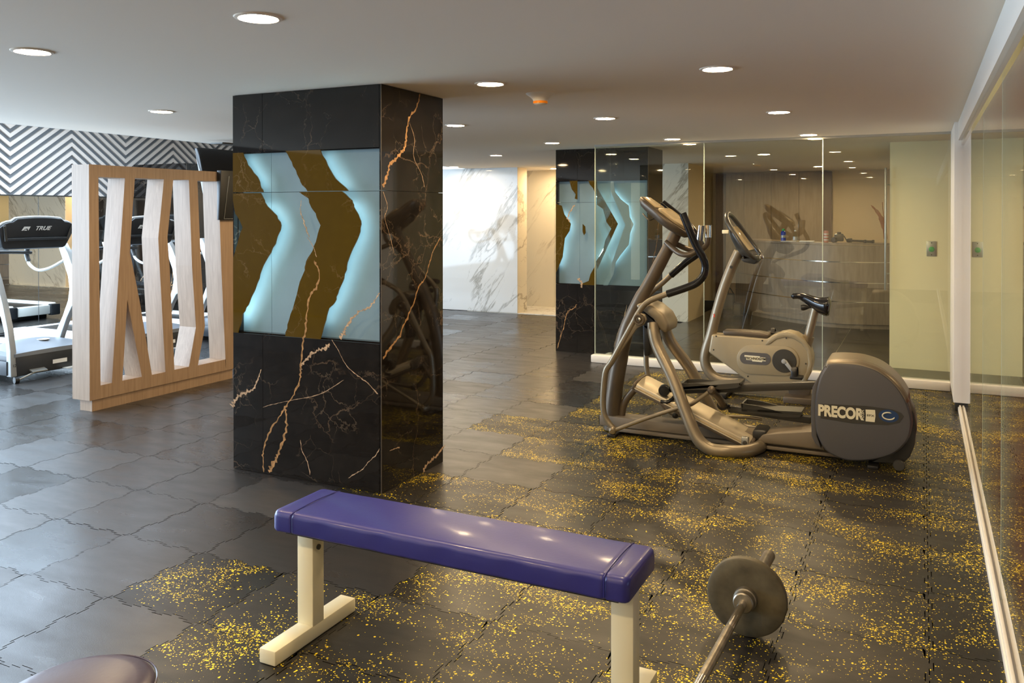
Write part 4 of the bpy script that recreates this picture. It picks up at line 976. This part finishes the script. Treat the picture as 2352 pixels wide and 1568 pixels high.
# lettering plate on the cover
rt = (E(2038, 958, YS0)-E(1885, 942, YS0)).normalized(); upv = Vector((-rt.z, 0, rt.x)); 
cl = E(1962, 951, YS0-.006)
def on(x, y, d=.0): p = E(x, y, YS0-.005); return p + Vector((0, -d, 0))
prism('badge_recess', [on(x, y) for x, y in [(1882, 927), (1990, 932), (2050, 940), (2070, 948), (2076, 956), (2066, 970), (2040, 976), (1960, 972), (1885, 960)]], (0, -.0012, 0), M['dk'], el)
text('lettering', 'PRECOR', on(1930, 947.5, .0025), rt, upv, .064, M['text_w'], el, bold=.0045, sx=.76)
text('lettering', 'USA', on(1981, 950.5, .0025), upv, -rt, .020, M['text_w'], el, sx=1.0)
prism('badge', [on(x, y, .0016) for x, y in [(1988, 940), (2010, 941), (2011, 955), (2009, 969), (1988, 967), (1989, 953)]], (0, -.001, 0), M['text_w'], el)
text('lettering', 'EFX', on(1999.5, 954, .0032), rt, upv, .013, M['text_k'], el, sx=1.4)
oc = on(2041, 955, .0016)
ell = lambda r1, r2, c, d: [c + rt*r1*cos(2*pi*k/32) + upv*r2*sin(2*pi*k/32) + Vector((0, -d, 0)) for k in range(32)]
prism('badge', ell(.056, .038, oc, 0), (0, -.001, 0), M['blue_badge'], el)
arc = [oc + rt*.034*cos(a_)*1.0 + upv*.021*sin(a_) + Vector((0, -.002, 0)) for a_ in [pi*1.15 - k*.28 for k in range(-9, 10)]]
v, f = tubegeo(arc, [.0005]+[.004]*17+[.0008], 6); obj('emblem', v, f, M['text_w'], el, smooth=.8)
# console
T_, B_ = E(1481, 455), E(1590, 538); dn = (B_-T_).normalized(); nrm = Vector((-dn.z, 0, dn.x)); nrm = nrm if nrm.z > 0 else -nrm
Lc = (B_-T_).length; yv = Vector((0, 1, 0))
def cp(u, v, h=0): return T_ + dn*u*Lc + yv*v + nrm*h
outl = [(-.03, -.07), (.0, -.10), (.10, -.125), (.32, -.14), (.5, -.18), (.75, -.175), (.95, -.12), (1.02, -.05), (1.02, .05), (.95, .12), (.75, .175), (.5, .18), (.32, .14), (.10, .125), (0, .10), (-.03, .07)]
V_, F_ = [], []; n = len(outl)
for h, s in ((-.055, .70), (-.045, .86), (-.02, .98), (.0, 1.0), (.008, .97)):
    for a_, b_ in outl: V_.append(cp(.5+(a_-.5)*s, b_*s, h))
for i in range(4):
    for j in range(n): F_.append((i*n+j, i*n+(j+1) % n, (i+1)*n+(j+1) % n, (i+1)*n+j))
F_ += [tuple(range(n)), tuple(4*n+j for j in range(n))]
ec = obj('console', V_, F_, M['champ_d'], el, smooth=.9)
prism('display', [cp(u, v, .008) for u, v in [(.36, -.125), (.42, -.148), (.72, -.150), (.90, -.105), (.96, -.04), (.96, .04), (.90, .105), (.72, .150), (.42, .148), (.36, .125)]], nrm*.022, M['disp'], ec, bevel=.008)
prism('reading_rack', [cp(u, v, .009) for u, v in [(.02, -.085), (.30, -.115), (.30, .115), (.02, .085)]], nrm*.006, M['disp'], ec, bevel=.003)
for k in range(4): prism('button', [cp(.80+u, -.07+k*.045+v, .030) for u, v in [(0, 0), (.03, 0), (.03, .022), (0, .022)]], nrm*.003, M['badge_dark'], ec)
prism('screen', [cp(u, v, .0292) for u, v in [(.46, -.09), (.66, -.09), (.66, .09), (.46, .09)]], nrm*.002, M['screen'], ec)
tube('console_neck', [E(1552, 535), E(1560, 522), E(1566, 512)], .046, chd, el, seg=16)
tube('cup_holder', [E(1476, 490, 5.70), E(1490, 505, 5.70), E(1500, 503, 5.74), E(1506, 500, 5.8)], .006, M['steel'], el, seg=8)
# static handles with chrome pulse grips
for s, xy in ((-1, [(1530, 556), (1545, 570), (1562, 582), (1580, 585), (1597, 578), (1606, 565), (1607, 552)]), (1, [(1545, 556), (1570, 568), (1592, 575), (1612, 572), (1624, 560), (1627, 545)])):
    Y_ = YE_ + s*.10; P_ = [E(x, y, YE_+s*(.03+.10*min(1, i/2.5))) for i, (x, y) in enumerate(xy)]
    tube('static_handle', P_, .019, chd, el, k=6, seg=14)
    e_ = P_[-1]; tube('pulse_grip', [e_, e_+Vector((.012, 0, .10))] if s < 0 else [e_, e_+Vector((.0, 0, .085))], .023, M['chrome'], el, k=1, seg=16)
# ================================================================== EXERCISE BIKE
YK = 7.42; YK0 = 7.33
def K(x, y, Y=YK): return aY(x, y, Y)
bk = thing('exercise_bike', 'beige upright exercise bike with a black saddle behind the elliptical trainer', 'exercise bike', (-1.25, YK, 0))
bd_ = M['bikebody']
tube('frame_tube', [K(1697, 578), K(1680, 615), K(1663, 660), K(1648, 710), K(1634, 765), K(1623, 800), K(1619, 825), K(1625, 848), K(1642, 866), K(1668, 874), K(1705, 876), K(1760, 882)], .044, M['champ'], bk, k=6, seg=18)
P_ = [(1634, 768), (1660, 770), (1700, 772), (1740, 776), (1762, 778), (1775, 770), (1790, 765), (1808, 763), (1828, 768), (1846, 781), (1858, 800), (1864, 820), (1864, 840), (1859, 860), (1848, 880), (1836, 892), (1780, 893), (1728, 884), (1704, 866), (1680, 848), (1627, 809)]
prism('body_shell', [K(x, y, YK0) for x, y in P_], (0, .17, 0), bd_, bk, bevel=.016, seg=3)
hump = [(1757, 792), (1764, 782), (1775, 772), (1790, 765), (1808, 762), (1828, 767), (1847, 780), (1859, 799), (1865, 820), (1865, 840), (1859, 862), (1848, 882), (1838, 880), (1852, 855), (1857, 832), (1853, 806), (1840, 788), (1822, 777), (1803, 774), (1783, 779), (1768, 790)]
prism('wheel_rim', [K(x, y, YK0-.008) for x, y in hump], (0, .186, 0), bd_, bk, bevel=.006)
prism('top_pad', [K(x, y, YK0+.01) for x, y in [(1659, 759), (1700, 760), (1740, 763), (1766, 768), (1763, 778), (1740, 776), (1700, 772), (1662, 770)]], (0, .15, 0), M['champ_d'], bk, bevel=.012)
def stadium(x0, y0, x1, y1, r, Y, n=14):
    d = math.atan2(y1-y0, x1-x0); out = []
    for k in range(n+1): a_ = d+pi/2+pi*k/n; out.append(K(x0+r*cos(a_), y0+r*sin(a_), Y))
    for k in range(n+1): a_ = d-pi/2+pi*k/n; out.append(K(x1+r*cos(a_), y1+r*sin(a_), Y))
    return out
prism('side_panel', stadium(1726, 825, 1802, 829, 33.5, YK0-.001), (0, -.007, 0), bd_, bk, bevel=.003)
prism('badge', stadium(1713, 821.5, 1757, 824.5, 13.5, YK0-.008), (0, -.003, 0), M['badge_dark'], bk)
prism('badge', [K(x, y, YK0-.011) for x, y in [(1710, 815), (1745, 818), (1745.5, 820), (1759, 821.5), (1759, 829.5), (1751, 829), (1750, 831.5), (1728, 829.5), (1727, 827), (1714, 826), (1712, 819.5), (1710, 819)]], (0, -.001, 0), M['text_w'], bk)
r2 = (K(1757, 824.5, YK0)-K(1713, 821.5, YK0)).normalized(); u2 = Vector((-r2.z, 0, r2.x))
text('lettering', 'TECHNOGYM', K(1735, 823.6, YK0-.0135), r2, u2, .0205, M['text_k'], bk, bold=.0006, sx=.92)
cw_ = K(1801.5, 828.5, YK0-.006)
lathe('crank_disc', [(.096, 0), (.098, .004), (.094, .008), (.060, .010), (.030, .012), (0, .012)], cw_, M['dk'], bk, axis=(0, -1, 0), seg=40)
lathe('crank_hub', [(.019, 0), (.019, .034), (.012, .036), (0, .036)], cw_, M['silver'], bk, axis=(0, -1, 0), seg=20)
ce = K(1823, 857, YK0-.035); cs = K(1802, 829, YK0-.035); dd = (ce-cs).normalized(); pp = Vector((-dd.z, 0, dd.x))
prism('crank_arm', [cs+pp*.017, ce+pp*.012, ce-pp*.012, cs-pp*.017], (0, .015, 0), M['silver'], bk, bevel=.004)
pc_ = K(1829, 862, YK0-.10)
box('pedal', (pc_.x-.045, pc_.y-.06, pc_.z-.024), (pc_.x+.055, pc_.y+.04, pc_.z+.002), M['black'], bk, bevel=.008)
tube('pedal_strap', [pc_+Vector((-.01, -.06, 0)), pc_+Vector((-.012, -.055, .050)), pc_+Vector((-.01, -.01, .070)), pc_+Vector((-.01, .035, .050)), pc_+Vector((-.01, .04, 0))], .022, M['black'], bk, seg=8, flat=.22, up=(1, 0, 0))
pf = K(1776, 764, YK+.18); box('pedal', (pf.x-.05, pf.y-.04, pf.z-.012), (pf.x+.05, pf.y+.05, pf.z+.012), M['black'], bk, bevel=.006)
tube('pedal_strap', [pf+Vector((0, -.04, 0)), pf+Vector((0, 0, .04)), pf+Vector((.0, .05, 0))], .018, M['black'], bk, seg=8, flat=.25, up=(1, 0, 0))
tube('crank_arm', [K(1801, 828, YK+.10), K(1778, 768, YK+.11)], .013, M['silver'], bk, k=1, seg=8)
for x, y in ((1645, 772), (1639, 803), (1751, 782), (1806, 776), (1851, 835), (1718, 864), ): lathe('screw', [(.007, 0), (.007, .002), (0, .003)], K(x, y, YK0-(.008 if x > 1800 else 0)), M['dk'], bk, axis=(0, -1, 0), seg=10)
tube('seat_tube', [K(1850, 797), K(1857, 772)], .046, M['champ'], bk, k=1, seg=18)
tube('seat_post', [K(1856, 776), K(1874, 703)], .034, M['champ'], bk, k=1, seg=16)
# saddle
s0, s1 = K(1817, 673), K(1909, 684); V_, F_ = [], []; n = 18; ring = 14
for i in range(n+1):
    u = i/n; ctr = s0.lerp(s1, u); wdt = .022 + .105*max(0, (u-.25)/.75)**1.15 if u > .25 else .022+.004*sin(u*12)
    hgt = .030+.075*max(0, (u-.2)/.8)**.9; e_ = 1 if 0 < i < n else .4
    if u > .92: wdt *= 1-(u-.92)*4; hgt *= 1-(u-.92)*3
    zoff = .012*sin(u*pi*2)-.006+ .020*max(0, u-.6) - hgt*.55
    for j in range(ring):
        a_ = 2*pi*j/ring; V_.append((ctr.x, ctr.y+wdt*cos(a_)*e_, ctr.z+zoff+hgt*sin(a_)*e_*(.7 if sin(a_) > 0 else 1)))
for i in range(n):
    for j in range(ring): F_.append((i*ring+j, i*ring+(j+1) % ring, (i+1)*ring+(j+1) % ring, (i+1)*ring+j))
F_ += [tuple(range(ring)), tuple(n*ring+j for j in range(ring))]
obj('saddle', V_, F_, M['blackg'], bk, smooth=1.2)
kb = K(1846, 706); lathe('adjust_knob', [(0, -.024), (.022, -.02), (.026, 0), (.020, .02), (.010, .045), (.008, .08)], kb, M['black'], bk, axis=(1, 0, .1), seg=14)
# console with loop handle
T_, B_ = K(1668, 500), K(1734, 590); dn = (B_-T_).normalized(); nrm = Vector((-dn.z, 0, dn.x)); nrm = nrm if nrm.z > 0 else -nrm; Lc = (B_-T_).length
def kp(u, v, h=0): return T_ + dn*u*Lc + yv*v*1.45 + nrm*h
loop = [(.0, -.07, .03), (-.03, 0, .035), (.0, .07, .03), (.15, .13, .02), (.5, .165, .012), (.85, .165, .012), (1.02, .13, .02), (1.05, .07, .03)]
lp = [kp(1.05, -.07, .03), kp(1.02, -.13, .02), kp(.85, -.165, .012), kp(.5, -.165, .012), kp(.15, -.13, .02)] + [kp(*a_) for a_ in loop]
tube('loop_handle', lp, .021, M['dk'], bk, k=6, seg=14)
for s in (-1, 1): lathe('handle_end', [(0, -.02), (.022, -.012), (.024, .004), (.016, .02), (0, .024)], kp(1.05, s*.06, .03), M['chrome'], bk, axis=dn, seg=14)
outl = [(.22, -.10), (.34, -.135), (.70, -.14), (.96, -.12), (1.02, -.08), (1.02, .08), (.96, .12), (.70, .14), (.34, .135), (.22, .10)]
V_, F_ = [], []; n = len(outl)
for h, s in ((-.07, .45), (-.05, .65), (-.02, .92), (-.004, 1.0), (.004, .97)):
    for a_, b_ in outl: V_.append(kp(.66+(a_-.66)*s+(.12 if h < -.05 else 0), b_*s, h))
for i in range(4):
    for j in range(n): F_.append((i*n+j, i*n+(j+1) % n, (i+1)*n+(j+1) % n, (i+1)*n+j))
F_ += [tuple(range(n)), tuple(4*n+j for j in range(n))]
kc = obj('console', V_, F_, M['dk'], bk, smooth=.9)
prism('screen', [kp(u, v, .005) for u, v in [(.24, -.085), (.36, -.115), (.84, -.115), (.84, .115), (.36, .115), (.24, .085)]], nrm*.008, M['screen'], kc, bevel=.003)
for k in range(5): prism('button', [kp(.90+u, -.09+k*.04+v, .005) for u, v in [(0, 0), (.05, 0), (.05, .02), (0, .02)]], nrm*.006, M['badge_dark'], kc)
box('sensor_clip', tuple(kp(.32, -.19, -.02)-Vector((.04, .0, .012))), tuple(kp(.32, -.19, -.02)+Vector((.012, .03, .018))), M['text_w'], bk, bevel=.004)
prism('bottle_holder', [K(x, y, YK0+.02) for x, y in [(1722, 592), (1742, 592), (1742, 597), (1733, 607), (1708, 602), (1700, 594)]], (0, .16, 0), M['dk'], bk, bevel=.01)
lathe('decal', [(.013, 0), (.013, .002), (0, .003)], K(1679.5, 613, YK-.044), M['dk'], bk, axis=(0, -1, 0), seg=14)
text('lettering', '3', K(1640, 725, YK-.046), (1, 0, 0), (0, 0, 1), .026, M['red'], bk, bold=.001)
# feet
f0 = K(1668, 900, YK); box('front_foot', (f0.x-.07, YK-.24, .0), (f0.x+.05, YK+.24, .045), M['black'], bk, bevel=.012)
f1 = aZ(1826, 925, 0); box('rear_foot', (-1.03, 7.235, 0), (-.80, YK+.26, .055), M['champ_d'], bk, bevel=.008)
box('frame_base', (f0.x, YK-.045, .02), (-.85, YK+.045, .10), M['champ'], bk, bevel=.01)
prism('rear_support', [(-1.0, YK-.06, .05), (-.84, YK-.06, .05), (-.82, YK-.06, .16), (-1.02, YK-.06, .16)], (0, .12, 0), M['champ_d'], bk, bevel=.006)
# ================================================================== RECEPTION DESK
rd_ = thing('reception_desk', 'curved pale wood reception desk with thin metal strips behind the glass', 'desk', (-1.3, 13.2, 0))
arcp = crom([Vector(p) for p in ((-2.70, 13.80, 0), (-2.35, 13.27, 0), (-1.95, 12.85, 0), (-1.55, 12.53, 0), (-1.17, 12.34, 0), (-.80, 12.32, 0), (-.41, 12.42, 0), (-.31, 12.46, 0))], 4)
def sweep(name, z0, z1, o0, o1, m, top=False):
    V_, F_ = [], []; n = len(arcp)
    for i, p in enumerate(arcp):
        a, b = arcp[max(i-1, 0)], arcp[min(i+1, n-1)]; t_ = (b-a).normalized(); nn = Vector((t_.y, -t_.x, 0))
        for o_, z in ((o0, z0), (o0, z1), (o1, z1), (o1, z0)): V_.append(p + nn*o_ + Vector((0, 0, z)))
    for i in range(n-1):
        for j in range(4): F_.append((i*4+j, i*4+(j+1) % 4, (i+1)*4+(j+1) % 4, (i+1)*4+j))
    F_ += [(0, 1, 2, 3), tuple((n-1)*4+k for k in (3, 2, 1, 0))]
    return obj(name, V_, F_, m, rd_, smooth=.5)
lv = [.0, .36, .62, .90, 1.13]
for i in range(4): sweep('front_panel', lv[i]+.006 if i else .06, lv[i+1]-.006, -.04, 0, M['desk_wood'])
sweep('plinth', .0, .06, -.06, -.02, M['desk_wood'])
for z in lv[1:4]: sweep('metal_strip', z-.006, z+.006, -.03, .004, M['chrome'])
sweep('counter_top', 1.13, 1.155, -.42, .015, M['desk_wood'])
sweep('work_surface', .72, .75, -.70, -.05, M['desk_wood'])
# things on the counter
def onc(x, y): d = ray(x, y); s = (1.155-EYE)/d.z; return _O + d*s
def put(px_): 
    # point on the counter's top under picture column px_
    best = min(range(len(arcp)-1), key=lambda i: abs(((arcp[i]-_O).dot(_r)/(arcp[i]-_O).dot(_f)*FPX+1176)-px_)); p = arcp[best].lerp(arcp[best+1], 0)
    a, b = arcp[best], arcp[best+1]
    xa_ = (a-_O).dot(_r)/(a-_O).dot(_f)*FPX+1176; xb_ = (b-_O).dot(_r)/(b-_O).dot(_f)*FPX+1176
    u = (px_-xa_)/(xb_-xa_) if xb_ != xa_ else 0
    p = a.lerp(b, max(-.5, min(1.5, u))); v = Vector((p.x, p.y, 0)).normalized()
    return Vector((p.x, p.y, 1.156)) + v*.14
p = put(1799); t = thing('spray_bottle', 'small blue spray can with a green cap on the reception desk', 'bottle', p)
lathe('can', [(.033, 0), (.036, .004), (.036, .125), (.028, .142), (.016, .15)], p, M['blue_can'], t, seg=20); lathe('cap', [(.018, .148), (.020, .150), (.019, .178), (.010, .184), (0, .184)], p, M['green'], t, seg=16)
lathe('label_band', [(.0365, .05), (.0367, .052), (.0367, .085), (.0365, .087)], p, M['silver'], t, seg=20)
p = put(1826); t = thing('glass_bottle', 'small clear bottle between the blue can and the paper on the reception desk', 'bottle', p)
lathe('bottle', [(.030, 0), (.034, .005), (.034, .08), (.030, .10), (.013, .125), (.013, .15)], p, M['glass'], t, seg=20); lathe('label_band', [(.0345, .02), (.0348, .022), (.0348, .07), (.0345, .072)], p, M['silver'], t, seg=20); lathe('cap', [(.0, .165), (.014, .164), (.015, .15)], p, M['white'], t, seg=14)
p = put(1897); t = thing('drink_can', 'tall pink and white can on the reception desk behind the glass joint', 'can', p)
lathe('can', [(.028, 0), (.032, .006), (.032, .150), (.027, .162), (.027, .165), (0, .165)], p, M['pink_can'], t, seg=20)
for z in (.03, .07, .11): lathe('stripe', [(.0322, z), (.0325, z+.002), (.0325, z+.014), (.0322, z+.016)], p, M['white'], t, seg=20)
p = put(1855); tag(box('folded_cloth', (p.x-.11, p.y-.06, p.z), (p.x+.09, p.y+.06, p.z+.018), M['white'], bevel=.008), 'white folded cloth on the reception desk', 'cloth')
p = put(1812); tag(box('paper_sheet', (p.x-.10, p.y-.15, p.z), (p.x+.11, p.y-.05, p.z+.008), M['white'], bevel=.003), 'thin white paper lying at the desk front edge', 'paper')
p = put(1925); t = thing('camera', 'black camera with a long lens lying on the reception desk', 'camera', p)
box('body', (p.x-.05, p.y-.04, p.z+.02), (p.x+.07, p.y+.03, p.z+.125), M['dk'], t, bevel=.018)
lathe('lens', [(.036, 0), (.040, .01), (.040, .05), (.036, .06), (.030, .062), (0, .058)], (p.x-.03, p.y-.03, p.z+.045), M['black'], t, axis=(-.6, -1, -.1), seg=20)
box('viewfinder', (p.x-.015, p.y-.03, p.z+.12), (p.x+.035, p.y+.02, p.z+.15), M['black'], t, bevel=.008)
tube('strap', [(p.x+.07, p.y, p.z+.10), (p.x+.10, p.y-.02, p.z+.05), (p.x+.12, p.y-.02, p.z+.012)], .008, M['black'], t, seg=6)
p = put(1980); t = thing('tripod', 'folded black tripod lying on the reception desk right of the camera', 'tripod', p)
for dy in (-.02, .01, .035): tube('leg', [(p.x-.15, p.y+dy, p.z+.030), (p.x+.13, p.y+dy*1.1, p.z+.022)], .015, M['dk'], t, k=1, seg=8)
lathe('head', [(.0, -.02), (.028, -.02), (.030, .03), (.020, .05), (0, .05)], (p.x-.15, p.y, p.z+.035), M['black'], t, axis=(-1, 0, 0), seg=14)
for dx in (.02, .12): box('leg_lock', (p.x+dx, p.y-.038, p.z+.002), (p.x+dx+.03, p.y+.055, p.z+.045), M['black'], t, bevel=.006)
p = put(2028); t = thing('dried_plant', 'tall dried rust-brown leaf and twig at the right end of the reception desk', 'plant', p)
lathe('vase', [(.02, 0), (.03, .003), (.028, .05), (.018, .07)], p+Vector((.03, .1, 0)), M['glass'], t, seg=16)
pb = p+Vector((.03, .1, .02)); lf = [pb, pb+Vector((-.015, 0, .15)), pb+Vector((-.045, 0, .28)), pb+Vector((-.105, 0, .40)), pb+Vector((-.19, 0, .50))]
v, f = tubegeo(crom(lf, 6), [.004, .010, .026, .030, .024, .014, .004], 8, flat=.12, up=(1, 0, 0)); 
tube('leaf', lf, [.006]*2+[.024]*6+[.034]*7+[.022]*5+[.012]*3+[.004]*2, M['leaf'], t, k=6, seg=8, flat=.15, up=(1, 0, 0))
tube('twig', [pb, pb+Vector((-.01, 0, .25)), pb+Vector((-.035, 0, .40)), pb+Vector((-.045, 0, .54))], .004, M['leaf'], t, seg=6)
# grey backpack on the lobby floor beside the desk
q0 = aY(1683, 695, 13.2); q0.z = .212; bp = thing('backpack', 'small grey bag standing on the tiles at the left end of the reception desk', 'bag', q0)
for a_, b_, c_, d_ in ((-.13, -.05, .16, .17), (.02, -.13, .13, .11)):
    box('pouch', (q0.x+a_, q0.y-.12, q0.z+b_-.08), (q0.x+a_+c_, q0.y+.06, q0.z+b_+d_), M['badge_dark'], bp, bevel=.03, seg=3)
tube('strap', [q0+Vector((-.08, 0, .08)), q0+Vector((-.05, 0, .20)), q0+Vector((.02, 0, .10))], .008, M['dk'], bp, seg=6)
